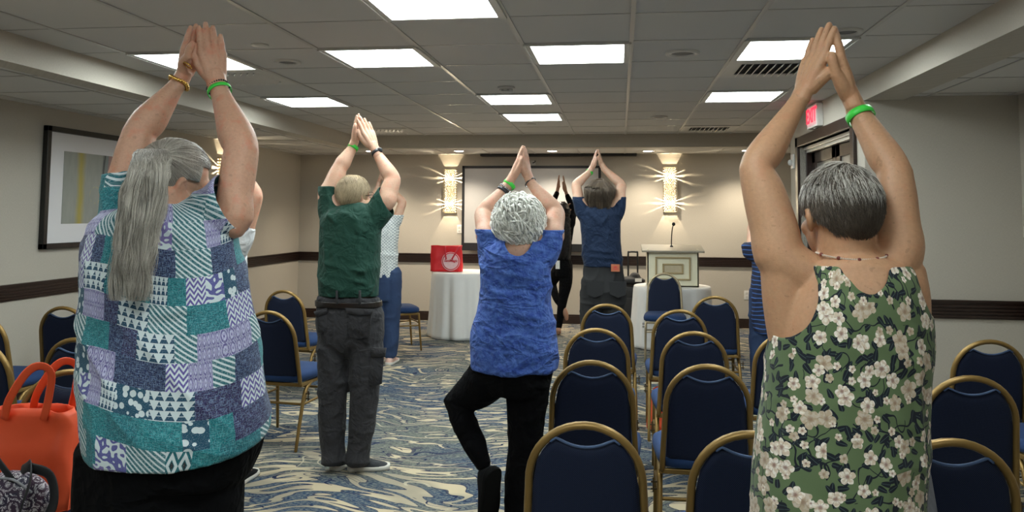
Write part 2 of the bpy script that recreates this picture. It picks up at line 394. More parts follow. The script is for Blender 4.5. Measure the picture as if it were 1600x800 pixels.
def downlight(x, y, lab):
    t = thing('recessed_downlight', lab, 'downlight', (x, y, ZS), group='round downlights in the back soffit')
    a = np.linspace(0, 2*PI, 28, endpoint=False)
    R = [np.column_stack([r*np.cos(a), r*np.sin(a), np.full(28, z)]) for r, z in ((.082, -.001), (.082, -.006), (.066, -.008), (.062, -.001))]
    mesh_obj('trim_ring', rings(R, False), WHITE_METAL, t)
    mesh_obj('lamp', rings([R[2]*[.93, .93, 0]+[0, 0, -.006], R[2]*[.5, .5, 0]+[0, 0, -.010]]), LAMPGLOW, t)
    l = bpy.data.lights.new('downlight_lamp', 'SPOT'); l.energy = SPOT_W*4; l.spot_size = 2.2; l.spot_blend = .7; l.color = (1, .88, .70); l.shadow_soft_size = .05
    lo = bpy.data.objects.new('downlight_beam', l); COL.objects.link(lo); lo.parent = t; lo.location = (0, 0, -.03)
    return t
for (x, y), lab in zip([(-2.11, 10.25), (-.88, 10.31), (.36, 10.37), (-3.3, 10.2), (1.6, 10.35)], ['round downlight above the left wall sconce', 'round downlight above the projection screen', 'round downlight above the right wall sconce', 'leftmost round downlight, behind the wristwatch of the green polo man', 'rightmost round downlight by the raised elbow of the floral top']):
    downlight(x, y, lab)
GRILLE = plain('speaker_grille', (.20, .19, .18), .6, 0, 300, .4, .3, 600)
def disc(name, lab, cat_, x, y, r, gap=True, group='round ceiling speakers'):
    t = thing(name, lab, cat_, (x, y, ZC), group=group); a = np.linspace(0, 2*PI, 32, endpoint=False)
    R = [np.column_stack([q*r*np.cos(a), q*r*np.sin(a), np.full(32, z)]) for q, z in ((1, 0), (1, -.010), (.9, -.014), (.72, -.012), (.66, -.004))]
    mesh_obj('rim', rings(R, False), WHITE_METAL, t)
    mesh_obj('grille', rings([R[4], R[4]*[.6, .6, 1]+[0, 0, -.002]]), GRILLE, t)
    return t
disc('ceiling_speaker', 'round ceiling speaker beside the large panel, right of the double grid bar', 'speaker', .37, 4.75, .10)
disc('ceiling_speaker', 'small round ceiling speaker far back right of the middle', 'speaker', .38, 7.84, .085)
disc('ceiling_speaker', 'round ceiling speaker left, between the two left ceiling panels', 'speaker', -2.11, 4.78, .085)
disc('ceiling_speaker', 'round ceiling speaker hanging beside the fingertips over the floral top', 'speaker', 1.17, 4.28, .085)
for x, y, lab in ((-2.06, 4.28, 'flat sprinkler cover plate left, nearest to the viewer'), (-.94, 8.4, 'flat sprinkler cover plate behind the farthest ceiling panel'), (1.13, 8.05, 'flat sprinkler cover plate before the far right vent'), (-2.35, 8.0, 'flat sprinkler cover plate above the watch of the green polo man')):
    a = np.linspace(0, 2*PI, 28, endpoint=False)
    R = [np.column_stack([q*np.cos(a), q*np.sin(a), np.full(28, z)]) for q, z in ((.05, 0), (.05, -.004), (.046, -.007))]
    tag(mesh_obj('sprinkler_cover', rings(R), WHITE_METAL, loc=(x, y, ZC)), lab, 'sprinkler cover', 'sprinkler cover plates')
# smoke detector
t = thing('smoke_detector', 'white round smoke detector on the ceiling before a light panel', 'smoke detector', (fl(791, 136, ZC)[0], fl(791, 136, ZC)[1], ZC)); a = np.linspace(0, 2*PI, 32, endpoint=False)
Rr = lambda q, z: np.column_stack([q*np.cos(a), q*np.sin(a), np.full(32, z)])
mesh_obj('base', rings([Rr(.066, 0), Rr(.066, -.012), Rr(.06, -.016)]), WHITE_METAL, t)
mesh_obj('sensor_cap', rings([Rr(.052, -.014), Rr(.054, -.03), Rr(.045, -.045), Rr(.02, -.05)]), WHITE_METAL, t)
mesh_obj('slot', merge([box(-.03, .03, -.0525, -.0515, -.03-.005*k, -.0275-.005*k) for k in range(2)]), plain('dark_slot', (.05, .05, .05)), t, False)
DARK = plain('dark_void', (.012, .012, .012), .8)
def vent(x, y, sx, sy, lab):
    t = thing('ceiling_vent', lab, 'air vent', (x, y, ZC), group='slatted ceiling air vents'); h = .295
    mesh_obj('plate', merge([box(-h, h, -h, -sy, -.008, 0), box(-h, h, sy, h, -.008, 0), box(-h, -sx, -sy, sy, -.008, 0), box(sx, h, -sy, sy, -.008, 0)]), WHITE_METAL, t, False, bevel=.002)
    mesh_obj('duct', box(-sx, sx, -sy, sy, -.001, 0), DARK, t, False)
    sl = []
    for k in range(9):
        q = -sx+(k+.5)*2*sx/9; sl.append(xf(box(-.003, .003, -sy, sy, -.022, .012), np.array([[math.cos(.7), 0, math.sin(.7)], [0, 1, 0], [-math.sin(.7), 0, math.cos(.7)]]), (q, 0, -.008)))
    mesh_obj('louvre', merge(sl), WHITE_METAL, t, False)
vent(GX+TS*1.5, GY+TS*2.5, .21, .19, 'slatted air vent beside the wrist over the floral top')
vent(GX+TS*-4.5, GY+TS*2.5, .21, .19, 'slatted air vent behind the green wristband, left')
vent(GX+TS*1.5, GY+TS*8.5, .21, .17, 'small far slatted air vent on the right')
vent(GX+TS*-4.5, GY+TS*8.5, .21, .17, 'small far slatted air vent right of the green polo man\'s hands')

# exit sign
EXR = (lambda g: g.out((.8, .05, .08), .4, emit=(1, .02, .05), estr=.9))(G('red_letters'))
def text_mesh(s, size, mat, name, parent, loc, rot, ext=.001, align='CENTER', bold=0.0, shear=0.0):
    c = bpy.data.curves.new(name, 'FONT'); c.body = s; c.size = size; c.extrude = ext; c.align_x = align; c.align_y = 'CENTER'; c.offset = bold; c.shear = shear; c.resolution_u = 3
    o = bpy.data.objects.new(name, c); COL.objects.link(o); dg = bpy.context.evaluated_depsgraph_get(); me = bpy.data.meshes.new_from_object(o.evaluated_get(dg))
    bpy.data.objects.remove(o); me.materials.clear(); me.materials.append(mat); o = bpy.data.objects.new(name, me); COL.objects.link(o)
    o.parent = parent; o.location = loc; o.rotation_euler = rot; return o
ey = 7.02
t = thing('exit_sign', 'white exit sign with red lit letters above the double door', 'exit sign', (XD, ey, 2.235))
mesh_obj('housing', box(-.055, 0, -.17, .17, 0, .195), plain('white_plastic', (.80, .78, .75), .4), t, False, bevel=.006)
mesh_obj('face', box(-.058, -.053, -.155, .155, .015, .18), (lambda g: g.out((.85, .6, .6), .4, emit=(1, .45, .5), estr=.10))(G('sign_face')), t, False)
text_mesh('EXIT', .17, EXR, 'lettering', t, (-.060, 0, .098), (PI/2, 0, -PI/2), .001, bold=.004)
mesh_obj('bracket', merge([box(-.03, -.02, -.01, .01, .195, .215), box(-.035, -.015, -.03, .03, -.008, 0)]), WHITE_METAL, t, False)
# strobe by the door end
t = thing('fire_alarm_strobe', 'white fire alarm strobe on the wall end beside the door', 'alarm', (XD-.002, 8.0, 2.0))
mesh_obj('back_plate', box(-.02, 0, -.05, .05, -.06, .08), plain('white_plastic2', (.75, .73, .7), .4), t, False, bevel=.005)
mesh_obj('strobe_lens', ell((-.035, 0, .0), (.022, .03, .03)), plain('clear_lens', (.8, .8, .8), .1), t)
# outlets
PLW = plain('outlet_white', (.78, .76, .72), .35)
def outlet(name, lab, x, y, z, hw=.036, hh=.058, cat_='outlet'):
    t = thing(name, lab, cat_, (x, y, z)); mesh_obj('plate', box(-hw, hw, -.006, 0, -hh, hh), PLW, t, False, bevel=.003)
    mesh_obj('socket', merge([box(-.016, .016, -.009, -.005, s*.024-.013, s*.024+.013) for s in (-1, 1)]), WHITE_METAL, t, False, bevel=.002)
q = at(1167, 461, YB); outlet('wall_outlet', 'white outlet low on the back wall beside the striped top', q[0], YB, q[2])
q = at(718, 358, YB); outlet('wall_switch', 'white switch plate beside the left edge of the screen', q[0], YB, q[2], cat_='switch')

# sconces
CRY = (lambda g: (g.vor(g.co(), 70), g)[1])(G('crystal'))
_v = CRY.vor(CRY.co(), 62); CRY.out(CRY.mix(_v['Distance'].step(.2, .5), (.75, .7, .6), (.16, .12, .07)), .25, emit=CRY.mix(_v['Distance'].step(.25, .55), (1, .93, .74), (.30, .20, .09)), estr=.5)
CRYM = CRY.m
GOLDM = plain('warm_metal', (.65, .55, .38), .3, .8)
def sconce(loc, rz, lab):
    t = thing('wall_sconce', lab, 'wall lamp', loc, rz, 'crystal wall sconces'); H = .30; Wd = .085; D = .085
    mesh_obj('back_plate', box(-.05, .05, -.012, 0, -H, H), GOLDM, t, False, bevel=.003)
    # half-round pierced front of crystal cells
    cells = []
    for i in range(27):
        z = -H+.02+i*(2*H-.04)/26
        for k in range(9):
            th = PI*(k+.5+(.5 if i % 2 else 0)-.25)/9
            if th > PI*.86 or th < PI*.14: continue
            c = V3((Wd*math.cos(th), -.012-D*math.sin(th), z)); cells.append(ell(c, (.0125, .0125, .0125), n=6, m=4))
    mesh_obj('crystal_shade', merge(cells), CRYM, t, False)
    fr = []
    for s in (-1, 1):
        fr.append(box(s*.093-.003, s*.093+.003, -.066, -.062, -H, H))
    for z in np.linspace(-H, H, 19):      # side fins: gaps between them throw rays on the wall
        for s in (-1, 1): fr.append(box(min(s*.07, s*.093), max(s*.07, s*.093), -.062, -.0, z-.0075, z+.0075))
    mesh_obj('side_fins', merge(fr), GOLDM, t, False)
    mesh_obj('end_cap', merge([box(-.09, .09, -.02, 0, s*H-.006, s*H+.006) for s in (-1, 1)]), GOLDM, t, False)
    for s in (-1, 1):
        b = mesh_obj('bulb', ell((0, -.05, s*.18), (.012, .012, .03)), (lambda g: g.out((1, 1, 1), .3, emit=(1, .88, .62), estr=9))(G('lit_bulb')), t)
        l = bpy.data.lights.new('bulb_light', 'POINT'); l.energy = SCONCE_W; l.color = (1, .84, .58); l.shadow_soft_size = .003
        lo = bpy.data.objects.new('bulb_light', l); COL.objects.link(lo); lo.parent = t; lo.location = (0, -.078, s*.18)
sconce((-2.355, YB, 1.795), 0, 'lit crystal sconce left of the projection screen')
sconce((.665, YB, 1.825), 0, 'lit crystal sconce above the lectern')
q = at(333, 255, 9); Yl = 8.6
sconce((XL, Yl, 1.80), PI/2, 'lit crystal sconce on the left wall behind the grey ponytail')
sconce((XL, 2.4, 1.80), PI/2, 'lit crystal sconce on the left wall before the framed picture')

# projection screen on the back wall
t = thing('projection_screen', 'wide grey projection screen with black border on the back wall', 'projection screen', (0, YB-.002, 0))
a0 = at(722, 259, 10.8); a1 = at(939, 259, 10.8); zb = at(722, 389, 10.8)[2]; x0, x1, z1 = a0[0], a1[0], a0[2]
mesh_obj('screen_surface', box(x0+.03, x1-.03, -.075, -.065, zb+.08, z1-.03), plain('screen_grey', (.52, .51, .50), .8, 0, 3, .03), t, False)
mesh_obj('border', merge([box(x0, x0+.035, -.085, -.06, zb, z1), box(x1-.035, x1, -.085, -.06, zb, z1), box(x0, x1, -.085, -.06, z1-.035, z1), box(x0, x1, -.09, -.055, zb-.02, zb+.085)]), plain('matte_black', (.012, .012, .014), .5), t, False, bevel=.003)
mesh_obj('arm', merge([box((x0+x1)/2-.02, (x0+x1)/2+.02, -.055, 0, z1-.3, z1-.2), box((x0+x1)/2-.02, (x0+x1)/2+.02, -.055, 0, zb+.1, zb+.2)]), DARK, t, False)
q0 = at(750, 241, 10.75); q1 = at(995, 242, 10.75)
tag(mesh_obj('screen_case', box(q0[0], q1[0], -.14, -.0, ZS-.035, ZS-.001), plain('black_case', (.012, .012, .012), .5), None, False, loc=(0, YB, 0), bevel=.006), 'long black screen case in the corner of back wall and soffit', 'screen case')
q = at(832, 254, 10.8)
t = thing('wall_bracket', 'small silver bracket on the back wall just above the screen', 'bracket', (q[0], YB, q[2]))
mesh_obj('plate', box(-.03, .03, -.01, 0, -.03, .03), WHITE_METAL, t, False); mesh_obj('hook', tube([(0, -.01, 0), (0, -.05, 0), (.03, -.06, .01), (.03, -.06, .03)], .006), DARK, t)

# framed picture
def mat_art():
    g = G('abstract_art'); x, y, z = g.xyz(g.co()); n = g.noise(g.vec(x*0, y*14, z*4), 1, 4, .6); n2 = g.noise(g.vec(0, y*5, z*5), 1, 3); n3 = g.noise(g.vec(0, y*30, z*6), 1, 3)
    c = g.mix(n, (.22, .24, .21), (.36, .36, .33)); u = y+(n2-.5)*.06
    c = g.mix(u.step(.0, .16), c, g.mix(n, (.06, .10, .13), (.16, .22, .23)))
    yel = (1-((u-(-.235)).abs()/.07)).step(0, 1); c = g.mix(yel*.85, c, g.mix(n3, (.50, .34, .03), (.28, .27, .05)))
    blk = (1-((u-.06).abs()/.03)).step(0, 1)*n3.step(.35, .6); c = g.mix(blk, c, (.04, .045, .05))
    c = g.mix((u-.10).step(0, .03), c, g.mix(n2, (.30, .17, .16), (.42, .27, .25)))
    c = g.mix((u-.33).step(0, .04), c, g.mix(n3, (.16, .19, .20), (.33, .33, .30)))
    rr = ((y+.04)*(y+.04)+(z+.05)*(z+.05)).sqrt(); c = g.mix(((rr-.07).abs().lt(.006))*n3.step(.4, .6)*.6, c, (.42, .38, .22))
    return g.out(c, .5)
pz0, pz1, py0, py1 = 1.175, 2.165, 5.74, 7.10
pc = (XL, (py0+py1)/2, (pz0+pz1)/2); hy, hz = (py1-py0)/2, (pz1-pz0)/2
t = thing('framed_picture', 'large black framed abstract picture with wide white mat on the left wall', 'picture', pc)
fw = .045
mesh_obj('frame', merge([box(0, .045, -hy, -hy+fw, -hz, hz), box(0, .045, hy-fw, hy, -hz, hz), box(0, .045, -hy, hy, -hz, -hz+fw), box(0, .045, -hy, hy, hz-fw, hz)]), plain('black_lacquer', (.008, .008, .008), .25), t, False, bevel=.004)
mesh_obj('mat_board', box(.008, .016, -hy+fw, hy-fw, -hz+fw, hz-fw), plain('white_mat', (.74, .72, .73), .6, 0, 2, .02), t, False)
mesh_obj('artwork', box(.016, .019, -hy+.23, hy-.23, -hz+.20, hz-.19), mat_art(), t, False)

# ------------------------------------------------------------------ banquet chairs
GOLD = plain('brass_tone_frame', (.27, .165, .050), .42, .55, 8, .12)
CHAMP = plain('champagne_frame', (.45, .37, .24), .4, .7, 8, .12)
def mat_fab(name, c0, c1):
    g = G(name); x, y, z = g.xyz(g.co()); d = ((x*1150).sin()*((z+y)*1150).sin()).gt(.72); n = g.noise(g.co(), 60, 2)
    col = g.mix(n, c0, tuple(v*1.25 for v in c0)); col = g.mix(d*.55, col, c1); g.bump(d, .15, .001)
    return g.out(col, .8, sheen=.03, spec=.3)
FAB = mat_fab('navy_chair_fabric', (.0032, .0075, .025), (.045, .06, .125))
SEAT_LIT = mat_fab('navy_fabric_lit_from_above', (.010, .032, .10), (.04, .085, .20))  # the chair navy again, light from above put into its paler colour
PIPE = plain('piping_blue', (.06, .10, .20), .8)
def rrect_sweep(P, w, d, closed=False, n=10, ref=(0, 1, 0)):
    return tube(P, w, n=n, sub=1, flat=d/w, ref=ref)
def back_arch(z0=.40):
    """centre line of the bent frame, seen from behind, in chair space (x, z)"""
    hw = .172; zt = .852; zs = .665; pts = []
    for z in np.linspace(z0, zs, 6)[:-1]: pts.append((-(hw+.014*(zs-z)/(zs-z0)), z))
    for a in np.linspace(PI, 0, 21): pts.append((hw*math.cos(a)*(1+.0*a), zs+(zt-zs)*math.sin(a)**.93))
    for z in np.linspace(zs, z0, 6)[1:]: pts.append(((hw+.014*(zs-z)/(zs-z0)), z))
    return pts
def by(z): return -.195-.085*max(0, (z-.42)/.44)       # recline of the back
def make_chair(gm):
    t = thing('banquet_chair', '', 'chair')
    arch = [(x, by(z), z) for x, z in back_arch()]
    mesh_obj('back_frame', tube(arch, .0122, n=12, sub=1, flat=1.25, ref=(0, 1, 0)), gm, t)
    # back pad: rounded shield with a scooped top edge
    hw = .160; zs = .665; zt = .838; zbm = .455
    def half(z): 
        if z < zs: return hw+.012*(zs-z)/.26
        return hw*math.sqrt(max(0, 1-((z-zs)/(zt-zs))**2.1))
    nx, nz = 22, 22; Vf, Vb = [], []
    def top(u): return min(.822-.036*(1-(u/.62)**2) if abs(u) < .62 else 9, 9)
    grid = []
    for i in range(nx+1):
        u = -1+2*i/nx; col = []
        # top limit for this column: arch outline or scoop
        x_ = u*hw
        lim = zs+(zt-zs)*(max(0, 1-abs(u)**2.1))**.5
        zt_u = min(lim, top(u)) if abs(u) < .999 else zs
        zb_u = zbm-.03*(1-u*u)
        for j in range(nz+1):
            v = j/nz; z = zb_u+(zt_u-zb_u)*v; x = u*(hw+(.012*(zs-z)/.26 if z < zs else 0)); e = min(1, 6*(1-abs(u)), 9*v, 9*(1-v)); e = math.sqrt(max(0, 1-(1-e)**2))
            col.append((x, z, e))
        grid.append(col)
    V = []; F = []
    for s in (1, -1):
        for col in grid:
            for x, z, e in col: V.append((x, by(z)+s*(.004+.012*e)+.002, z))
    m = (nx+1)*(nz+1); k = nz+1
    for i in range(nx):
        for j in range(nz):
            a_, b_, c_, d_ = i*k+j, (i+1)*k+j, (i+1)*k+j+1, i*k+j+1
            F += [(a_, d_, c_, b_), (m+a_, m+b_, m+c_, m+d_)]
    for i in range(nx): F += [(i*k, (i+1)*k, m+(i+1)*k, m+i*k), (i*k+nz, m+i*k+nz, m+(i+1)*k+nz, (i+1)*k+nz)]
    for j in range(nz): F += [(j, m+j, m+j+1, j+1), (nx*k+j, nx*k+j+1, m+nx*k+j+1, m+nx*k+j)]
    bp = mesh_obj('backrest', (V3(V), F), FAB, t)
    sc = [(c[-1][0], by(c[-1][1])-.010, c[-1][1]+.001) for c in grid if abs(c[-1][0]) < hw*.66]
    mesh_obj('piping', tube(sc, .0045, n=6, sub=1), PIPE, bp)
    # seat cushion: rounded square, domed
    R = []
    for q, z in ((.90, .405), (1, .412), (1.015, .435), (.99, .455), (.90, .468), (.6, .476), (.2, .479)):
        r = ring((0, .0, z), .208*q, .212*q, 40, p=5); r[:, 0] *= 1+.06*(r[:, 1]/.21); R.append(r)
    mesh_obj('seat', rings(R), SEAT_LIT, t)
    fr = []
    for s in (-1, 1):
        fr.append(box(min(s*.200, s*.178), max(s*.200, s*.178), -.20, .20, .382, .404))
    fr += [box(-.19, .19, .18, .20, .382, .404), box(-.19, .19, -.20, -.18, .382, .404)]
    mesh_obj('seat_frame', merge(fr), gm, t, False, bevel=.004)
    for s in (-1, 1):
        lg = tube([(s*.193, .190, .395), (s*.196, .205, .20), (s*.200, .222, .004)], [.0125, .0115, .010], n=10, sub=3)
        l1 = mesh_obj('leg', lg, gm, t)
        # rear leg leaves the rail ahead of the back and kicks backward
        l2 = mesh_obj('leg', tube([(s*.190, -.06, .392), (s*.193, -.14, .345), (s*.198, -.20, .20), (s*.203, -.262, .004)], [.0125, .0125, .0115, .010], n=10, sub=3), gm, t)
        mesh_obj('ganging_clip', merge([box(min(s*.205, s*.232), max(s*.205, s*.232), -.155, -.149, .30+k*.03, .306+k*.03) for k in (0, 1)]+[box(s*.222-.003, s*.222+.003, -.155, -.149, .29, .35)]), plain('bronze_clip', (.12, .085, .05), .4, .8) if 'bronze_clip' not in bpy.data.materials else bpy.data.materials['bronze_clip'], l2, False)
    mesh_obj('stretcher', merge([tube([(-.195, -.17, .27), (.195, -.17, .27)], .008), tube([(-.194, .195, .30), (.194, .195, .30)], .008)]+[tube([(s*.195, -.165, .27), (s*.195, .2, .27)], .008) for s in (-1, 1)]), gm, t)
    return t
def czt(px, py, z=.865):    # floor spot of a chair whose arch top shows at a point
    q = fl(px, py, z); return q[0], q[1]+.28
CH = make_chair(GOLD); CH['group'] = 'navy banquet chairs'
CG = 'navy banquet chairs'
spots = [  # X, Y of the seat centre, turn, label
 (914, 658, 0, 'nearest chair in the middle row, cut by the bottom edge'),
 (925, 562, 0, 'second chair in the middle row beside the blue shirt woman\'s standing leg'),
 (932, 512, 0, 'third chair in the middle row, seen below the navy tee man\'s jeans'),
 (948, 474, 0, 'frontmost chair in the middle row, behind the navy tee man'),
 (1176, 672, 0, 'near chair partly covered by the green floral top'),
 (1106, 568, 0, 'second chair of the right middle row with an orange bag beneath it'),
 (1085, 517, 0, 'third chair of the right middle row'),
 (1062, 483, 0, 'fourth chair of the right middle row, before the lectern chair'),
 (1117, 462, 0, 'chair right of the lectern chair, set apart from the rows'),
 (1232, 520, 0, 'chair mostly hidden behind the green floral top, only its left edge showing'),
 (426, 485, -.10, 'near left chair between the patterned shirt and the green polo man'),
 (449, 453, -.12, 'farther left chair behind the one by the green polo man'),
 (1490, 684, 0, 'nearest right chair, its left half behind the floral top'),
 (1518, 586, 0, 'second right chair by the alcove wall'),
 (1548, 530, 0, 'third right chair, farthest toward the alcove wall'),
 (98, 478, .0, 'left chair nearest the picture wall, above the orange bag'),
 (118, 527, 0, 'left chair just behind the orange bag\'s handles'),
 (-34, 490, 0, 'chair cut by the left edge, the farther of two'),
 (-40, 530, 0, 'chair cut by the left edge, the nearer of two, blue seat showing'),
 (160, 452, 0, 'chair hidden almost wholly by the patterned shirt, a gold arc showing'),
 (1690, 560, 0, 'chair cut by the right edge, only seat corner showing'),
]
first = True
for px, py, rz, lab in spots:
    x, y = czt(px, py); lab = 'navy blue banquet chair with brass frame, '+lab
    lab = ' '.join(lab.split()[:16])
    if first: CH.location = (x, y, 0); CH.rotation_euler[2] = rz; CH['label'] = lab; first = False
    else: dup(CH, (x, y, 0), rz, lab, CG)
LC = make_chair(CHAMP); q = fl(1035, 422, .865); LC.location = (at(1036, 422, 8.70)[0], 8.42, 0); LC.rotation_euler[2] = PI-.04; LC['label'] = 'navy chair with champagne frame facing the rows, before the lectern table'
dup(CH, (-2.43, 8.55, 0), -1.05, 'navy chair turned sideways behind the white patterned top', CG)
BC = dup(CH, (-2.07, 2.62, 0), PI+.22, 'navy chair facing back, the orange tote standing on its seat', CG)
BC2 = dup(CH, (-2.60, 2.33, 0), PI+.22, 'navy chair cut by lower left corner, under the paisley purse', CG)

# ------------------------------------------------------------------ tables with cloths
CLOTH = plain('white_tablecloth', (.80, .79, .77), .8, 0, 5, .02, .2, 500)
def cloth_table(x, y, r, h, lab, seed, flare=.035):
    t = thing('round_table', 'round pedestal table '+lab, 'table', (x, y, 0), group='round tables under cloths')
    a = np.linspace(0, 2*PI, 48, endpoint=False)
    mesh_obj('tabletop', rings([np.column_stack([q*np.cos(a), q*np.sin(a), np.full(48, z)]) for q, z in ((r-.02, h-.03), (r-.006, h-.026), (r-.006, h-.006))]), DARKWOOD, t)
    mesh_obj('pedestal', tube([(0, 0, .03), (0, 0, h-.03)], .03), DARK, t)
    mesh_obj('leg', merge([tube([(0, 0, .05), (.22*math.cos(k*PI/2), .22*math.sin(k*PI/2), .012)], .015) for k in range(4)]), DARK, t)
    n = 240; a = np.linspace(0, 2*PI, n, endpoint=False); rs = np.random.default_rng(seed); ph = rs.uniform(0, 2*PI, 6)
    fold = sum(w_*np.cos(k*a+p) for k, w_, p in zip((5, 8, 11, 14, 19, 27), (.25, .3, .35, .3, .2, .12), ph)); fold2 = sum(w_*np.cos(k*a+p*2) for k, w_, p in zip((4, 7, 10, 13, 17, 23), (.3, .3, .35, .3, .2, .1), ph))
    R = [np.column_stack([q*np.cos(a), q*np.sin(a), np.full(n, h+.002)]) for q in (.02, .1, .2, r-.03)]
    R.append(np.column_stack([(r-.005)*np.cos(a), (r-.005)*np.sin(a), np.full(n, h)]))
    for v in np.linspace(.0, 1, 22):
        if v == 0: rr = r*np.ones(n)
        else: rr = r+.004+flare*v+(.062*v**.8)*(fold*(1-v*.4)+fold2*v*.5)*.85
        R.append(np.column_stack([rr*np.cos(a), rr*np.sin(a), h-.008-(h-.015)*v+.008*v*fold]))
    o = mesh_obj('tablecloth', rings(R, False), CLOTH, loc=(x, y, 0)); s = o.modifiers.new('s', 'SOLIDIFY'); s.thickness = .002; s.offset = -1
    tag(o, 'white floor-length cloth '+lab, 'tablecloth', 'white tablecloths')
T1 = (-1.885, 9.62, .405, .775); cloth_table(*T1, 'under the red tote bag', 3)
T2 = (.585, 9.30, .43, .675); cloth_table(*T2, 'under the cream lectern', 5)
# lectern
CREAM = plain('cream_paint', (.84, .80, .60), .45, 0, 4, .04); TAN = plain('tan_moulding', (.42, .32, .16), .5); TOPM = plain('lectern_top_grey', (.36, .33, .26), .5)
t = thing('lectern', 'cream tabletop lectern with tan raised panel mouldings on the white table', 'lectern', (T2[0]+.0, T2[1]-.02, T2[3]+.004))
mesh_obj('body', merge([box(-.285, .285, -.17, -.15, 0, .40), box(-.285, -.265, -.17, .17, 0, .42), box(.265, .285, -.17, .17, 0, .42), box(-.285, .285, -.17, .17, 0, .02)]), CREAM, t, False, bevel=.004)
mesh_obj('top_board', merge([(V3([(-.345, -.225, .385), (.345, -.225, .385), (.345, .20, .44), (-.345, .20, .44), (-.345, -.225, .405), (.345, -.225, .405), (.345, .20, .46), (-.345, .20, .46)]), [(0, 3, 2, 1), (4, 5, 6, 7), (0, 1, 5, 4), (1, 2, 6, 5), (2, 3, 7, 6), (3, 0, 4, 7)])]), TOPM, t, False, bevel=.004)
for (wx, z0, z1, nm) in ((.195, .075, .335, 'outer_moulding'), (.115, .145, .26, 'inner_moulding')):
    b = .018; mesh_obj(nm, merge([box(-wx, wx, -.186, -.17, z0, z0+b), box(-wx, wx, -.186, -.17, z1-b, z1), box(-wx, -wx+b, -.186, -.17, z0, z1), box(wx-b, wx, -.186, -.17, z0, z1)]), TAN, t, False, bevel=.005)
mesh_obj('inner_panel', box(-.10, .10, -.176, -.17, .16, .245), plain('panel_tan', (.55, .47, .32), .5), t, False)
mc = mesh_obj('microphone', tube([(.0, .05, .43), (.0, .05, .50), (.005, .045, .60), (.012, .03, .66), (.02, .0, .69)], .006), plain('mic_black', (.01, .01, .01), .4), t)
mesh_obj('mic_head', ell((.022, -.008, .700), (.020, .022, .022)), bpy.data.materials['mic_black'], mc)
mesh_obj('mic_base', tube([(0, .05, .425), (0, .05, .445)], .02), bpy.data.materials['mic_black'], mc)

# red tote with its round printed mark on the left table
RED = plain('red_nonwoven', (.72, .012, .02), .5, 0, 8, .2, .15, 300)
tx, tyy = at(697, 420, 9.5)[0], 9.5
t = thing('tote_bag', 'red tote bag with round white printed mark on the left white table', 'bag', (tx, tyy, T1[3]+.008), .0)
def bag_body(w, d, h, bulge=.01, seed=1, taper=.03):
    R = []
    for v in np.linspace(0, 1, 12):
        r = ring((0, 0, h*v), w*(1-taper*v), d*(1-.60*v), 64, p=6-2*v); n_ = (1-2*np.abs(vnoise(r, (8, 8, 6), seed)))*.8+.6*(1-2*np.abs(vnoise(r, (17, 17, 11), seed+1)))-.3
        r[:, 1] += n_*bulge; r[:, 0] += n_*bulge*.4; r[:, 2] = np.maximum(0, r[:, 2]+(0 if v == 0 else .006*n_)); R.append(r)
    c = R[0].copy(); return merge([rings(R, False), rings([c*[.01, .01, 1], c], False)])
o = mesh_obj('body', bag_body(.195, .07, .31, .018, 2), RED, t); s = o.modifiers.new('s', 'SOLIDIFY'); s.thickness = .003
PALE = plain('pale_print', (.82, .55, .58), .6); REDP = plain('red_print', (.60, .02, .04), .6)
def disc_part(r, x, y, z, n=36, r0=0):
    a = np.linspace(0, 2*PI, n, endpoint=False); o_ = np.column_stack([x+r*np.cos(a), np.full(n, y), z+r*np.sin(a)])
    if r0: 
        i_ = np.column_stack([x+r0*np.cos(a), np.full(n, y), z+r0*np.sin(a)]); return merge([rings([o_, i_], False), rings([o_, i_+[0, -.001, 0]], False)])
    return rings([o_, o_+[0, .0015, 0]])
mesh_obj('round_print', merge([disc_part(.094, .075, -.083, .125), disc_part(.112, .075, -.083, .125, r0=.105)]), PALE, t, False)
text_mesh('SaniMagic', .043, REDP, 'lettering', t, (.075, -.086, .132), (PI/2, .0, 0), .0006, bold=.0012, shear=.3)
for xx, xe in ((-.0, .02), (.17, .09)):
    mesh_obj('strap', tube([(xx, -.045, .305), ((xx+xe)/2, -.092, .22), (xe, -.094, .15)], .009, n=8, flat=.25, ref=(0, 1, 0)), REDP, t)

# suitcase behind the navy tee man
BLK = plain('black_nylon', (.014, .014, .016), .6, 0, 60, .3, .2, 400)
q = at(985, 470, 9.6)
t = thing('suitcase', 'black rolling suitcase with raised handle between navy tee man and white table', 'suitcase', (q[0]-.04, 9.95, 0))
mesh_obj('shell', rings([ring((0, 0, z), .21*k, .13*k, 40, p=6) for z, k in ((.05, .95), (.06, 1), (.55, 1), (.60, .97), (.615, .85))]), BLK, t)
mesh_obj('handle', tube([(.02, .08, .60), (.02, .08, .99), (.035, .08, 1.02), (.12, .08, 1.02), (.135, .08, .99), (.135, .08, .60)], .011, sub=3), plain('handle_black', (.02, .02, .02), .35), t)
for s in (-1, 1): mesh_obj('wheel', ell((s*.16, .08, .035), (.015, .035, .035)), DARK, t)
mesh_obj('pocket', rings([ring((0, -.13, z), .17*k, .03*k, 30, p=5) for z, k in ((.12, .9), (.14, 1), (.46, 1), (.48, .9))]), BLK, t)
t2 = thing('shoulder_bag', 'small black bag with light tag lying on the suitcase', 'bag', (q[0]-.0, 9.93, .62))
mesh_obj('body', remesh([ell((.02, 0, .055), (.17, .09, .055)), ell((.06, 0, .09), (.07, .06, .07))], .01, 4)[:2], BLK, t2)
mesh_obj('tag', box(.06, .14, -.10, -.095, .05, .09), PLW, t2, False)

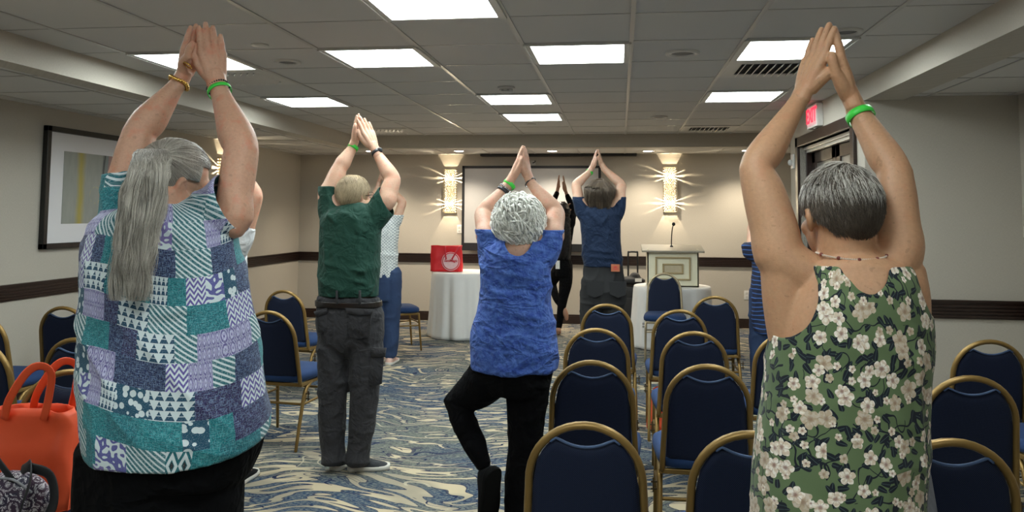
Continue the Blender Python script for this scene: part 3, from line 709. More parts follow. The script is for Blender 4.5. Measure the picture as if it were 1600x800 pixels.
# bright orange tote on the chair at lower left
def mat_orange():
    g = G('orange_nonwoven'); n = g.noise(g.co(), 9, 3); g.bump(g.noise(g.co(), 500, 2), .2, .001)
    return g.out(g.mix(n, (.80, .075, .016), (.90, .115, .03)), .6)
ORG = mat_orange()
bo = at(72, 776, 2.60); bz = .481
t = thing('tote_bag', 'bright orange tote bag standing on the chair at lower left', 'bag', (bo[0]-.015, 2.545, bz), .10)
o = mesh_obj('body', bag_body(.172, .095, .32, .020, 5, .22), ORG, t); s = o.modifiers.new('s', 'SOLIDIFY'); s.thickness = .003
for yy, dz, dx in ((-.045, .0, .0), (.05, -.02, .035)):
    mesh_obj('handle', tube([(-.075+dx, yy, .29), (-.05+dx, yy-.02, .36), (.01+dx, yy-.03, .45), (.05+dx, yy-.02, .475), (.085+dx, yy-.01, .45), (.075+dx, yy, .37), (.06+dx, yy, .29)], .014, n=8, sub=5, flat=.22, ref=(0, 1, .2)), ORG, t)
text_mesh('llum', .030, PLW, 'lettering', t, (-.045, -.125, .125), (PI/2, 0, 0), .0006)
# paisley purse in front of it
def mat_paisley():
    g = G('paisley_print'); c = g.co(); v = g.vor(c, 26); r = (v['Distance']*22).sin(); n = g.noise(c, 30, 2, .5, 1.5); l = (n*60).sin()
    f = (r*.6+l*.6).step(.25, .5); col = g.mix(f, (.008, .010, .035), (.55, .53, .56)); col = g.mix(v['Color'], col, g.mix(.1, col, (.5, .1, .12))); return g.out(col, .6)
PAIS = mat_paisley()
pb = at(22, 765, 2.32)
t = thing('purse', 'small navy and white paisley purse with black strap before the orange tote', 'purse', (pb[0]-.03, 2.36, .481))
V, F, N = remesh([ell((0, 0, .085), (.125, .06, .085)), ell((-.05, 0, .07), (.09, .06, .07)), ell((0, 0, .03), (.11, .05, .03))], .006, 6)
mesh_obj('body', (V, F), PAIS, t)
mesh_obj('strap', merge([tube([(.03, -.03, .13), (.0, -.05, .19), (-.07, -.03, .235), (-.16, 0, .235)], .014, n=8, sub=5, flat=.25, ref=(0, 1, .3)), tube([(.06, -.055, .0), (.085, -.075, .08), (.09, -.05, .15), (.06, -.01, .19), (.02, .0, .17)], .020, n=8, sub=6, flat=.15, ref=(1, .6, 0)), tube([(.06, -.02, .19), (.12, -.0, .16), (.145, -.01, .08), (.12, -.03, .01)], .016, n=8, sub=6, flat=.2, ref=(0, 1, 0))]), BLK, t)
mesh_obj('piping', tube([(-.12, -.03, .125), (-.05, -.045, .155), (.03, -.048, .158), (.09, -.04, .12)], .004, n=6), plain('grey_piping', (.3, .3, .32), .6), t)
# orange bag under the second chair of the right row
q = fl(1032, 690, 0)
t = thing('tote_bag', 'orange tote bag on the floor under the second chair of right middle row', 'bag', (q[0]+.02, q[1]+.35, 0))
o = mesh_obj('body', bag_body(.10, .07, .24, .012, 9, .2), ORG, t); s = o.modifiers.new('s', 'SOLIDIFY'); s.thickness = .003
mesh_obj('handle', tube([(-.05, 0, .22), (-.04, -.03, .27), (.02, -.04, .28), (.05, -.02, .22)], .012, n=8, sub=5, flat=.22, ref=(0, 1, 0)), ORG, t)

# ------------------------------------------------------------------ people
def mat_skin(name, c, red=.0, mott=.5):
    g = G(name); co = g.co(); n = g.noise(co, 28, 4, .6); n2 = g.noise(co, 140, 3, .6); f = g.noise(co, 420, 2, .5)
    c0 = tuple(v*.80 for v in c); c1 = tuple(min(1, v*1.12) for v in c); cr = (min(1, c[0]*1.02), c[1]*.74, c[2]*.70)
    col = g.mix(n2, c0, c1); col = g.mix((n.step(.48, .68))*mott, col, cr); col = g.mix((g.noise(co, 75, 1).gt(.70))*.45, col, tuple(v*.62 for v in c))
    x, y, z = g.xyz(co); g.bump(f*.6+g.noise(g.vec(x*90, y*90, z*420), 1, 2)*.5, .28, .0016)
    return g.out(col, .52, spec=.4, sss=.12)
def mat_hair(name, c0, c1, bumpy=.5):
    g = G(name); r = g.island(); x, y, z = g.xyz(g.co()); n = g.noise(g.vec(x*260, y*260, z*30), 1, 2); big = g.noise(g.co(), 14, 3)
    f = (r*.55+n*.25+big.step(.3, .7)*.35); col = g.mix(f, c0, c1); g.bump(n, bumpy, .002)
    return g.out(col, .42, spec=.45)
def cloth_mat(name, c, rough=.8, amt=.12, b=.25, sc=500, sheen=.05, wr=3.0, spec=.25):
    g = G(name); co = g.co(); n = g.noise(co, 12, 3); f = g.noise(co, sc, 2)
    w1 = (g.noise(co, 7, 2, .5, .8)-.5).abs(); w2 = (g.noise(co, 17, 2, .5, .6)-.5).abs()
    g.bump(f*b*.002*1000/12+(w1*-1.0)*wr+(w2*-.45)*wr, 1.0, .012); return g.out(g.mix(n*.5+f*.5, tuple(v*(1-amt) for v in c), tuple(min(1, v*(1+amt)) for v in c)), rough, sheen=sheen, spec=spec)
DENIM = (lambda g: (g.bump(g.noise(g.co(), 500, 2), .3, .001), g.out(g.mix(g.noise(g.co(), 300, 2)*.5+g.noise(g.co(), 9, 3)*.5, (.008, .018, .055), (.028, .062, .15)), .85))[1])(G('blue_denim'))
BLKDENIM = (lambda g: (g.bump(g.noise(g.co(), 500, 2), .3, .001), g.out(g.mix(g.noise(g.co(), 300, 2)*.5+g.noise(g.co(), 9, 3)*.5, (.005, .005, .006), (.024, .025, .027)), .85))[1])(G('black_denim'))
BLKCLOTH = cloth_mat('black_jersey', (.0022, .0022, .0028), .9, .25, sheen=.0, spec=.12)
SOLEW = plain('pale_rubber_sole', (.66, .63, .57), .6)
LIME = plain('lime_paper_band', (.05, .62, .06), .45, 0, 20, .08)

def joint_arm(Cn, Sh, El, Wr, rs, re, rw, elb=(0, 0, 0)):
    Sh, El, Wr, Cn = map(V3, (Sh, El, Wr, Cn)); L = lambda a, b, t: a*(1-t)+b*t
    P = [Cn, Sh, L(Sh, El, .35), L(Sh, El, .75), El, L(El, Wr, .22), L(El, Wr, .5), L(El, Wr, .8), Wr]
    r = [rs*1.0, rs*1.04, rs*.97, (rs+re)*.51, re, re*1.06, (re*.62+rw*.42), rw*1.12, rw]
    ps = [tube(P, r, 18, 4)]
    ps.append(ell(El+V3(elb)*re*.42, (re*.72,)*3))
    return ps
def frame_hand(W, tip, T):
    W, tip, T = V3(W), V3(tip), V3(T); F = nrm(tip-W); T = nrm(T-F*T.dot(F)); return W, tip, F, T
def hand(W, tip, T, inner, rw, fore, spread=1.0, thumb_in=.0, s=None, curl=.0):
    """palm, four fingers and thumb; T = direction of the thumb side, inner = towards the other palm"""
    W, tip, F, T = frame_hand(W, tip, T); s = np.linalg.norm(tip-W)/.178 if s is None else s
    N = np.cross(F, T); N = N if N.dot(V3(inner)) > 0 else -N; N = nrm(N); ps = []
    off_ = [.031, .0105, -.010, -.029]; ln = [.068, .077, .071, .054]; rr = [.0092, .0093, .0087, .0077]; kn = [.092, .095, .091, .084]; root = [.014, .005, -.005, -.014]
    for i in range(4):
        K = W+F*kn[i]*s+T*off_[i]*s-N*.001; B = W+F*.012*s+T*root[i]*s
        ps.append(tube([B, (B+K)/2-N*.001, K], [.0165*s, .0150*s, .0112*s], 12, 3))
        ang = off_[i]*1.6*(spread-1)+(-off_[i])*.9*(1 if spread <= 1 else 0)
        D = nrm(F+T*ang*(3.2 if spread > 1 else 1)); c1 = D-N*.02+N*curl*.15; l = ln[i]*s
        p1 = K+nrm(c1)*l*.45; p2 = p1+nrm(D+N*.05+N*curl*.4)*l*.30; p3 = p2+nrm(D+N*.04+N*curl*.6)*l*.25
        q = rr[i]*s; ps.append(tube([K-D*.012, K, (K+p1)/2, p1, (p1+p2)/2, p2, p3], [q*1.16, q*1.15, q*.98, q*1.04, q*.93, q*.95, q*.74], 12, 3))
    c = lambda a, b, d: W+F*a*s+T*b*s+N*d*s
    ps.append(tube([c(.012, .012, .004), c(.040, .030, .010), c(.066, .043, .012+thumb_in)], [.0175*s, .0165*s, .0125*s], 12, 4))
    ps.append(tube([c(.060, .041, .010+thumb_in), c(.080, .047, .012+thumb_in), c(.096, .048, .011+thumb_in*1.3), c(.110, .045, .008+thumb_in*1.6)], [.0122*s, .0108*s, .0112*s, .0086*s], 12, 4))
    ps.append(ell(c(.035, -.012, .006), (.022*s, .022*s, .015*s)))
    fd = nrm(fore)
    ps.append(tube([W-fd*.07, W-fd*.03, W+F*.015], [rw*1.06, rw*1.0, rw*.98], 18, 3)); ps.append(tube([W-fd*.02+T*.006, W+F*.03+T*.006], [rw*.95, rw*.85], 14, 2)); ps.append(tube([W-fd*.02-T*.006, W+F*.03-T*.006], [rw*.95, rw*.85], 14, 2))
    return ps
def head_frame(yaw, pitch=0.0, roll=0.0):
    """rows: right, forward, up.  yaw>0 turns to the person's right"""
    f = V3((math.sin(yaw)*math.cos(pitch), math.cos(yaw)*math.cos(pitch), math.sin(pitch))); r = nrm(np.cross(f, (0, 0, 1))); u = np.cross(r, f)
    c, s = math.cos(roll), math.sin(roll); return np.array([r*c-u*s, f, r*s+u*c])
def head_parts(C, A, s=1.0, neck=None, nr=.052, ears=True):
    L = lambda x, y, z: V3(C)+s*(x*A[0]+y*A[1]+z*A[2]); E = lambda c, r: ell(L(*c), tuple(q*s for q in r), A)
    ps = [E((0, -.008, .022), (.076, .096, .092)), E((0, .030, -.040), (.060, .070, .080)), E((0, .055, -.088), (.036, .036, .032)), E((0, .066, .012), (.052, .030, .030)),
          E((0, .090, -.072), (.022, .011, .006)), E((0, .089, -.082), (.019, .011, .007)), E((-.032, .083, -.006), (.013, .012, .009)), E((.032, .083, -.006), (.013, .012, .009)),
          tube([L(0, .092, .004), L(0, .104, -.018), L(0, .116, -.036), L(0, .100, -.044)], [.007*s, .009*s, .0125*s, .010*s], 10, 3),
          E((.04, .062, -.035), (.022, .022, .022)), E((-.04, .062, -.035), (.022, .022, .022))]
    if ears:
        for k in (-1, 1):
            ps.append(tube([L(k*.074, -.002, -.038), L(k*.082, -.012, -.022), L(k*.087, -.016, -.002), L(k*.085, -.008, .014), L(k*.079, .004, .010)], [.006*s, .0075*s, .0085*s, .0085*s, .006*s], 10, 3, flat=.7))
            ps.append(ell(L(k*.077, -.004, -.012), (.007*s, .016*s, .024*s), A))
    if neck is not None:
        n0 = L(0, -.022, -.01); ps.append(tube([n0, L(0, -.02, -.075), V3(neck)], [nr*1.02, nr, nr*1.18], 20, 4))
    return ps
CRC, CRR = V3((0, -.008, .022)), V3((.076, .096, .092))
def hair_shell(name, C, A, s, keep, mat, parent, off, grow=.008, noise=.0, stretch=(1, 1, 1), seed=3, vox=.006):
    r = tuple((CRR+grow)*s*V3(stretch)); V, F, N = remesh([ell(V3(C)+s*(CRC@A), r, A, 40, 26)], vox, 2)
    if noise: V = V+N*(noise*vnoise(V, 38, seed)+noise*.6*vnoise(V, 80, seed+1))[:, None]
    def kp(P):
        Q = (P-V3(C))@A.T/s; return keep(Q)
    V, F = cut(V, F, kp, 8); o = mesh_obj(name, (V, F), mat, parent, off=off); m = o.modifiers.new('s', 'SOLIDIFY'); m.thickness = .006; m.offset = -1
    return o
def scalp_pts(n, keep, grow=.006, rng=None):
    rng = rng or RNG; out = []
    while sum(map(len, out)) < n:
        d = rng.normal(size=(n*2, 3)); d /= np.linalg.norm(d, axis=1)[:, None]; P = CRC+d*(CRR+grow); out.append(P[keep(P)])
    return np.concatenate(out)[:n]
def comb(P, flow, K, step, grow0, grow1, wav=.0, rng=None, seed=0, short=False):
    """strands lying on the scalp, in head space, following flow(P)"""
    rng = rng or RNG; n = len(P); Q = [P]; D = np.zeros_like(P); jit = rng.normal(size=(n, 3))*.18
    sl = step*rng.uniform(.7, 1.25, n)[:, None]*(np.clip((P[:, 2:3]+.115-np.abs(P[:, 0:1])*1.0)/.10, .15, 1) if short else 1); lift = rng.uniform(0, 1, n)
    for k in range(1, K):
        d = flow(Q[-1])+jit; u = (Q[-1]-CRC)/CRR; nn = u/CRR; nn /= np.linalg.norm(nn, axis=1)[:, None]
        d = d-nn*(d*nn).sum(1)[:, None]; d /= np.linalg.norm(d, axis=1)[:, None]+1e-9
        X = Q[-1]+d*sl; 
        if wav: X = X+wav*np.stack([vnoise(X, 60, seed), vnoise(X, 60, seed+5), vnoise(X, 60, seed+9)], 1)
        # keep within the hair volume
        g = grow0+(grow1-grow0)*(k/(K-1))*lift; v = X-CRC; q = np.sqrt(((v/(CRR+g[:, None]))**2).sum(1)); X = CRC+v/q[:, None]; Q.append(X)
    return np.stack(Q, 1)
def to_world(P, C, A, s): return V3(C)+s*(P@A)
def band(name, label, c, ax, r, w_, mat, parent, off, thick=.0018, squash=1.0, flatdir=None, bead=0):
    ax = nrm(ax); u = nrm(np.cross(ax, flatdir if flatdir is not None else (0, 1, 0))); v = np.cross(ax, u); a = np.linspace(0, 2*PI, 40, endpoint=False)
    if bead:
        ps = [ell(V3(c)+u*r*math.cos(q)+v*r*squash*math.sin(q)+ax*(w_*.2*math.sin(3*q)), (w_*.5,)*3, n=10, m=7) for q in np.linspace(0, 2*PI, bead, endpoint=False)]
        o = mesh_obj(name, merge(ps), mat, parent, off=off)
    else:
        R = []
        for rr, h in ((r, -w_/2), (r+thick, -w_/2), (r+thick*1.3, 0), (r+thick, w_/2), (r, w_/2), (r, -w_/2)):
            R.append(V3(c)+np.outer(np.cos(a)*rr, u)+np.outer(np.sin(a)*rr*squash, v)+ax*h)
        o = mesh_obj(name, rings(R, False), mat, parent, off=off)
    if label: o['label'] = label
    return o
def shoe(heel, toe, sole_z, mat, parent, off, name='shoe', up=(0, 0, 1), label=None, sole=None, lw=.048):
    """one shoe from heel to toe; up = out of the sole"""
    heel, toe, up = V3(heel), V3(toe), nrm(up); f = nrm(toe-heel); L = np.linalg.norm(toe-heel); r = nrm(np.cross(f, up)); up = np.cross(r, f); R = []; Rs = []
    prof = [(-.005, .10, .15), (.005, .34, .30), (.02, .50, .45), (.045, .66, .62), (.08, .77, .80), (.12, .82, .92), (.18, .86, 1.0), (.32, .84, 1.0), (.45, .88, .80), (.60, .98, .62), (.75, 1.0, .50), (.88, .88, .40), (.97, .55, .28), (1.0, .25, .16)]
    for t_, w_, h_ in prof:
        a = np.linspace(0, 2*PI, 28, endpoint=False); hh = .085*h_
        x = np.cos(a)*lw*w_; z = np.where(np.sin(a) > 0, np.sin(a)*(hh-.02)+.02, .02+np.sin(a)*.012)
        R.append(heel+f*L*t_+np.outer(x, r)+np.outer(z, up))
    for t_, w_, h_ in prof:
        a = np.linspace(0, 2*PI, 28, endpoint=False); x = np.cos(a)*lw*(w_*1.0+.06); z = .013+np.clip(np.sin(a)*3, -1, 1)*.013
        Rs.append(heel+f*(L*(t_*1.03-.015))+np.outer(x, r)+np.outer(z, up))
    o = mesh_obj(name, rings(R), mat, parent, off=off); mesh_obj('sole', rings(Rs), sole or SOLEW, o, off=off)
    if label: o['label'] = label
    return o

def torso_rings(sec, Y0, grow=0.0, p=2.3, yaw=0.0):
    R = []; C = []
    for e in sec:
        y, xl, xr, ry = e[:4]; dy = e[4] if len(e) > 4 else 0
        a, b = at(xl, y, Y0+dy), at(xr, y, Y0+dy); c = (a+b)/2; Yc = Y0+dy; ml, mr = a[0]/Yc, b[0]/Yc
        lo, hi = .01, .6          # half width whose outline, seen from the camera, just reaches both sight lines
        for _ in range(30):
            m_ = (lo+hi)/2
            if math.hypot(m_, ml*ry)+math.hypot(m_, mr*ry) > (mr-ml)*Yc: hi = m_
            else: lo = m_
        rx = max(lo, .55*abs(b[0]-a[0])/2); c[0] = (ml*Yc+math.hypot(rx, ml*ry)+mr*Yc-math.hypot(rx, mr*ry))/2
        R.append(ring(c, rx*.985+grow, ry+grow, 44, yaw, p)); C.append(c)
    # smooth loft: resample ring stacks
    R = np.array(R); n = R.shape[1]; Q = cat(R.reshape(len(R), -1), 4).reshape(-1, n, 3)
    return list(Q), C
def person(label, base, group=None): return thing('person', label, 'person', base, 0, group)
class P_:
    """builder state of one figure: its depth in the room and its root"""
    def __init__(s, label, Y0, px, seed=1):
        s.Y = Y0; b = at(px, 400, Y0); s.base = V3((b[0], Y0, 0)); s.root = person(label, s.base); s.parts = []; s.hands = []; s.seed = seed; s.off = s.base
    def p(s, px, py, dy=0.0): return at(px, py, s.Y+dy)
    def arm(s, cn, sh, el, wr, rs, re, rw, elb=(0, -.3, 0)):
        s.parts += joint_arm(cn, sh, el, wr, rs, re, rw, elb)
    def finish(s, skin, vb, vh):
        V, F, N = remesh(s.parts, vb, 7); v2, f2, n2 = remesh(s.hands, vh, 4); 
        V = np.concatenate([V, v2]); F = np.concatenate([F, f2+len(V)-len(v2)])
        o = mesh_obj('body', (V, F), skin, s.root, off=s.off); return o
    def cloth(s, name, parts, vox, mat, keep=None, disp=None, smooth=8, label=None, thick=.003, uv=None):
        V, F, N = remesh(parts, vox, smooth)
        if disp is not None: V = V+N*disp(V)[:, None]
        if keep is not None: V, F = cut(V, F, keep, 10)
        o = mesh_obj(name, (V, F), mat, s.root, off=s.off)
        if uv is not None:
            U = uv(V); l = np.empty(len(o.data.loops), np.int32); o.data.loops.foreach_get('vertex_index', l); ul = o.data.uv_layers.new(name='UVMap'); ul.data.foreach_set('uv', U[l].astype(np.float32).ravel())
        if thick: m = o.modifiers.new('s', 'SOLIDIFY'); m.thickness = thick; m.offset = -1
        if label: o['label'] = label
        return o
    def strands(s, name, P, r, mat, label=None):
        o = mesh_obj(name, strand_mesh(P, r), mat, s.root, off=s.off)
        if label: o['label'] = label
        return o
    def leg(s, pts, rr, shrink=.012): s.parts.append(tube(pts, [q-shrink for q in rr], 18, 4))
def folds(amp, seed, fx=9., fz=9., dirx=0.0, second=.5):
    """cloth creases: stretched ridged noise"""
    def f(V):
        U = V.copy(); U[:, 2] += dirx*V[:, 0]
        a = vnoise(U, (fx, fx, fz), seed); b = vnoise(U, (fx*2.1, fx*2.1, fz*2.1), seed+3)
        return amp*(((1-np.abs(a))**4*2.2-1)*.8+second*((1-np.abs(b))**4*2.2-1)*.6)
    return f
def lseg(V, a, b, w_, amp):
    w_ = w_*.72; amp = amp*1.25
    """a raised crease running from a to b"""
    a, b = V3(a), V3(b); d = b-a; t = np.clip(((V-a)@d)/(d@d), 0, 1); q = V-(a+t[:, None]*d); r = np.sqrt((q**2).sum(1)); return amp*np.exp(-(r/w_)**2)*np.sin(np.clip(t, .02, .98)*PI)**.5
def wpt(x, y, z): return V3((x, y, z))
def legs(s, xc, hw, zc, sp, rt, rk, ra, kdy=.015, skin=True, sides=(-1, 1)):
    """trouser legs from crotch height zc to the ankles; adds the skin legs to the body"""
    ps = []
    for k in sides:
        x0, x1 = xc+k*hw, xc+k*sp
        pts = [wpt(x0, s.Y, zc+.10), wpt(x0, s.Y, zc-.04), wpt((x0+x1)/2, s.Y+kdy, zc*.58), wpt(x1, s.Y, zc*.30), wpt(x1, s.Y-.005, .075)]
        rr = [rt*.97, rt, (rt+rk)/2*1.0, rk, ra]; ps.append(tube(pts, rr, 22, 5)); s.leg(pts, rr, .016)
        s.parts.append(tube([wpt(x1, s.Y, .07), wpt(x1, s.Y+.10, .045)], .03, 12, 3))
    return ps
def foot_shoes(s, xc, sp, mat, label=None, ang=(0, 0), L=.27, sole=None):
    for k, a in zip((-1, 1), ang):
        x = xc+k*sp; d = V3((math.sin(a), math.cos(a), 0)); h = wpt(x, s.Y-.06, .0)-d*.02
        shoe(h, h+d*L, 0, mat, s.root, s.off, label=label, sole=sole)

# ================= woman with the grey ponytail and patchwork shirt (front left)
def mat_patch():
    g = G('patchwork_print'); u, v, _ = g.uv(); wn = g.noise(g.vec(u*7, v*7), 1, 2, .5, out=1); wx, wy, wz = g.xyz(wn)
    u = u+(wx-.5)*.012; v = v+(wy-.5)*.012
    row = (v/.070).floor(); uo = u/.098+g.white(g.vec(row, 3.3))*.8; col = uo.floor(); a = uo-col; b = (v/.070)-row
    h1 = g.white(g.vec(col, row, 1)); sub = h1.gt(.62); a2 = (a*2).fract(); sidx = (a*2).floor()*sub
    a = a*(1-sub)+a2*sub; h = g.white(g.vec(col+sidx*.37, row, 7)); h3 = g.white(g.vec(col+sidx*.37, row, 13))
    A = a*.098*(1-sub*.5); B = b*.070        # metres inside the patch
    st1 = g.noise(g.vec(u*70, v*420), 1, 2, .6).step(.53, .62); st2 = g.noise(g.vec(u*420, v*70, 4), 1, 2, .6).step(.53, .62); hatch = st1.mx(st2)
    W = (.66, .74, .76); TEAL = (.002, .125, .155); NAVY = (.008, .018, .085); PUR = (.022, .012, .085); LAV = (.20, .16, .40); BLU = (.010, .065, .13)
    dk = g.noise(g.vec(u*90, v*380, 9), 1, 2, .6).step(.5, .62); teal = g.mix(hatch*.42, g.mix(dk*.6, g.mix(h3, (.001, .13, .165), (.002, .20, .225)), (.003, .04, .08)), (.16, .55, .60)); navy = g.mix(hatch*.55, g.mix(dk*.7, g.mix(h3.gt(.5), NAVY, PUR), (.004, .006, .03)), (.22, .32, .50))
    zz = (((A*52).fract()-.5).abs()*.030); zig = (((B+zz)*62).fract()).gt(.5); zigp = g.mix(zig, W, g.mix(h3.gt(.4), LAV, (.12, .09, .34)))
    dg_ = (((A*.8+B)*72).fract()).gt(.42); diag = g.mix(dg_, W, g.mix(hatch*.3, TEAL, W))
    tri = (b*3).fract().gt((((a*4.0).fract()-.5).abs()*2)); lines = ((b*6).fract()).lt(.16); trip = g.mix(tri, g.mix(lines, BLU, W), W)
    wv = ((g.noise(g.vec(A*30, B*30, 5), 1, 1)*26).sin()).gt(0); wav = g.mix(wv, W, g.mix(h3.gt(.5), LAV, (.10, .10, .32)))
    dm = ((((a*2).fract()-.5).abs()+(b-.5).abs())); dia = (dm*13).sin().gt(.1); diap = g.mix(dia, W, g.mix(dm.lt(.16), TEAL, (.01, .01, .015)))
    vo = g.vor(g.vec(u*52, v*52), 1)['Distance'].lt(.42); leaf = g.mix(vo, g.mix(.15, BLU, TEAL), W)
    lp = ((((a*5).fract()-.5)*((a*5).fract()-.5)*4+((b*2).fract()-.5)*((b*2).fract()-.5)*3)*9).sin().gt(.3); loop = g.mix(lp, g.mix(hatch*.4, (.12, .09, .30), W), g.mix(hatch*.5, (.55, .55, .74), (.20, .17, .42)))
    c = teal
    for lo, pat in ((.26, navy), (.46, leaf), (.55, diag), (.63, trip), (.72, zigp), (.80, wav), (.87, loop), (.95, diap)): c = g.mix(h.gt(lo), c, pat)
    c = g.mix(g.noise(g.vec(u*500, v*500), 1, 1).step(.5, .75)*.30, c, W)
    g.bump(g.noise(g.co(), 600, 2), .2, .001); return g.out(c, .75, sheen=.1, spec=.3)
SK1 = mat_skin('skin_fair_ruddy', (.60, .335, .225), mott=.75)
s = P_('woman with long grey ponytail and teal purple patchwork shirt, arms raised, at front left', 2.05, 262, 1); p = s.p
SEC1 = [(742, 146, 402, .190), (690, 128, 420, .200), (640, 123, 420, .198), (570, 122, 410, .19), (500, 122, 399, .182), (440, 124, 388, .172), (390, 129, 376, .162), (355, 136, 370, .150), (338, 150, 360, .135), (325, 185, 335, .115), (316, 225, 305, .085)]
SLl = [p(245, 365), p(205, 340), p(191, 300, .0), p(193, 255, .01)]; SLr = [p(290, 365), p(335, 335), p(362, 318), p(405, 298, .01)]
shp = [rings(torso_rings(SEC1, s.Y)[0]), tube(SLl, [.10, .086, .062, .056], 24, 4), tube(SLr, [.09, .080, .084, .084], 24, 4)]
s.parts += [rings(torso_rings(SEC1, s.Y, -.028)[0])]
EL, WL, ER, WR = p(219, 207, .04), p(284, 124, .12), p(377, 232, .04), p(341, 137, .12)
s.arm(p(250, 330), p(192, 312), EL, WL, .056, .0455, .0235, (-.6, -.6, -.2)); s.arm(p(310, 340), p(362, 345), ER, WR, .050, .0475, .0270, (.8, -.4, -.2))
C1 = p(272, 285, .03); A1 = head_frame(.70, -.22, .10); H1 = 1.0
s.parts += head_parts(C1, A1, H1, p(268, 322, -.02), .06)
s.hands += hand(p(288, 120, .12), p(310, 40, .12), (-.25, -.95, -.1), (1, 0, 0), .0215, p(288, 120, .12)-EL, thumb_in=.022, s=.92)
s.hands += hand(p(337, 128, .12), p(326, 31, .12), (-.72, -.62, 0), (-.8, .5, 0), .0255, p(337, 128, .12)-ER, s=1.04)
lg = legs(s, s.base[0], .105, .74, .12, .128, .085, .075)
s.finish(SK1, .0048, .0021)
_a, _b, _c = at(145, 672, 2.06), at(275, 734, 1.88), at(412, 686, 2.04)
_n = np.cross(_b-_a, _c-_a); _n = _n/_n[2]
rsl = nrm(p(345, 270)-p(383, 372)); rsn = nrm(np.cross(rsl, (0, 1, 0))); rsn = rsn if rsn[0] > 0 else -rsn; rso = p(364, 321)
def keep1(P):
    k = (P-_a)@_n > 0
    k &= ~(((P-rso)@rsn > 0) & (P[:, 0] > p(330, 0)[0]) & (P[:, 2] > p(0, 385)[2]) )
    k &= ~((P[:, 2] > p(0, 273)[2]+(P[:, 0]-p(190, 0)[0])*.12) & (P[:, 0] < p(232, 0)[0]))
    k &= ~((((P-C1-V3((.0, -.0, -.105)))/V3((.085, .105, .075)))**2).sum(1) < 1)
    return k
def disp1(V):
    f = folds(.0045, 4, 5, 9, .8)(V); yb = s.Y-.2
    for a, b, am in (((250, 440), (372, 385), .010), ((300, 470), (395, 400), .007), ((215, 500), (360, 470), .006), ((360, 520), (392, 640), .007), ((345, 560), (385, 470), .006), ((330, 640), (400, 560), .005), ((140, 420), (230, 500), .006), ((335, 420), (372, 520), .006)):
        f = f+lseg(V, at(*a, yb+.02), at(*b, yb+.07), .016, am)
    return f
def uv1(V):
    cx = s.base[0]; th = np.arctan2(V[:, 0]-cx, -(V[:, 1]-s.Y)); return np.column_stack([th*.215, V[:, 2]+.02*np.sin(th*2.2)])
s.cloth('shirt', shp, .0048, mat_patch(), keep1, disp1, 9, 'short sleeved teal, navy and lavender patchwork print shirt', uv=uv1)
pel = [rings(torso_rings([e for e in SEC1 if e[0] > 480]+[], s.Y, -.014)[0]), rings([ring((s.base[0]+.006, s.Y, z), rx, ry, 40) for z, rx, ry in ((.70, .20, .165), (.78, .20, .170), (.86, .19, .165))])]
s.cloth('trousers', pel+lg, .008, BLKCLOTH, lambda P: P[:, 2] > .075, folds(.004, 11, 6, 4), 8, 'black trousers')
foot_shoes(s, s.base[0], .12, BLKCLOTH)
# hair drawn back into a ponytail
HG = mat_hair('grey_long_hair', (.085, .070, .055), (.60, .55, .48))
kp = lambda Q: ~((Q[:, 1] > .045) & (Q[:, 2] < .062)) & ~((Q[:, 2] < -.052)) & ~((Q[:, 1] > .004) & (Q[:, 2] < .016)) & ~((np.abs(Q[:, 0]) > .055) & (Q[:, 2] < -.02) & (Q[:, 1] > -.04))
hs = hair_shell('hair', C1, A1, H1, kp, HG, s.root, s.off, .006, .0015, vox=.004); hs['label'] = 'long grey hair tied in a ponytail'
TIE = (p(243, 230, -.09)-C1)@A1.T/H1; tv = (TIE-CRC)/CRR; TIEs = CRC+CRR*tv/np.linalg.norm(tv)*1.12
kin = lambda P: kp(P) & (np.linalg.norm(P-TIEs, axis=1) > .02)
Pq = scalp_pts(2600, kin, .007); K = 13; dist = np.linalg.norm(TIEs-Pq, axis=1)
st = [Pq]; 
for k in range(1, K):
    t_ = k/(K-1); X = Pq*(1-t_)+TIEs*t_; v = X-CRC; q = np.sqrt(((v/(CRR+.009+.004*vnoise(Pq, 60, 3)[:, None]*math.sin(PI*t_)))**2).sum(1))[:, None]; st.append(CRC+v/q)
Hs = to_world(np.stack(st, 1), C1, A1, H1); s.strands('hair_strands', Hs, .0007, HG)
n = 2600; tie = to_world(TIEs[None], C1, A1, H1)[0]; K = 22; tt = np.linspace(0, 1, K)
r1 = np.random.default_rng(5); ang = r1.uniform(0, 2*PI, n); rad = np.sqrt(r1.uniform(0, 1, n)); ln_ = r1.uniform(.72, 1.04, n)
path = cat(np.array([tie, tie+V3((-.004, -.030, .012)), p(233, 262, -.175), p(222, 320, -.195), p(210, 400, -.215), p(202, 470, -.228)]), 8)
idx = np.clip(tt[None]*ln_[:, None], 0, 1)*(len(path)-1); i0 = np.minimum(idx.astype(int), len(path)-2); fr = (idx-i0)[..., None]; ctr = path[i0]*(1-fr)+path[i0+1]*fr
ww = np.interp(tt, [0, .08, .3, .6, .85, 1], [.012, .020, .047, .060, .060, .052])[None]*rad[:, None]; wd = np.interp(tt, [0, .1, .4, 1], [.012, .018, .026, .016])[None]*rad[:, None]
X = ctr.copy(); X[..., 0] += np.cos(ang)[:, None]*ww; X[..., 1] += np.sin(ang)[:, None]*wd
flatp = X.reshape(-1, 3); wv = np.stack([vnoise(np.column_stack([flatp[:, 0]*3, flatp[:, 1]*3, flatp[:, 2]*1.0]), (26, 26, 17), 5+i) for i in range(2)], 1).reshape(n, K, 2)
X[..., 0] += wv[..., 0]*.015*tt[None]**.6; X[..., 1] += wv[..., 1]*.010*tt[None]; X[..., 0] += (r1.normal(size=n)*.006)[:, None]*tt[None]**3
hp = s.strands('ponytail', X, .0010, HG, 'long wavy grey ponytail hanging to the upper back')
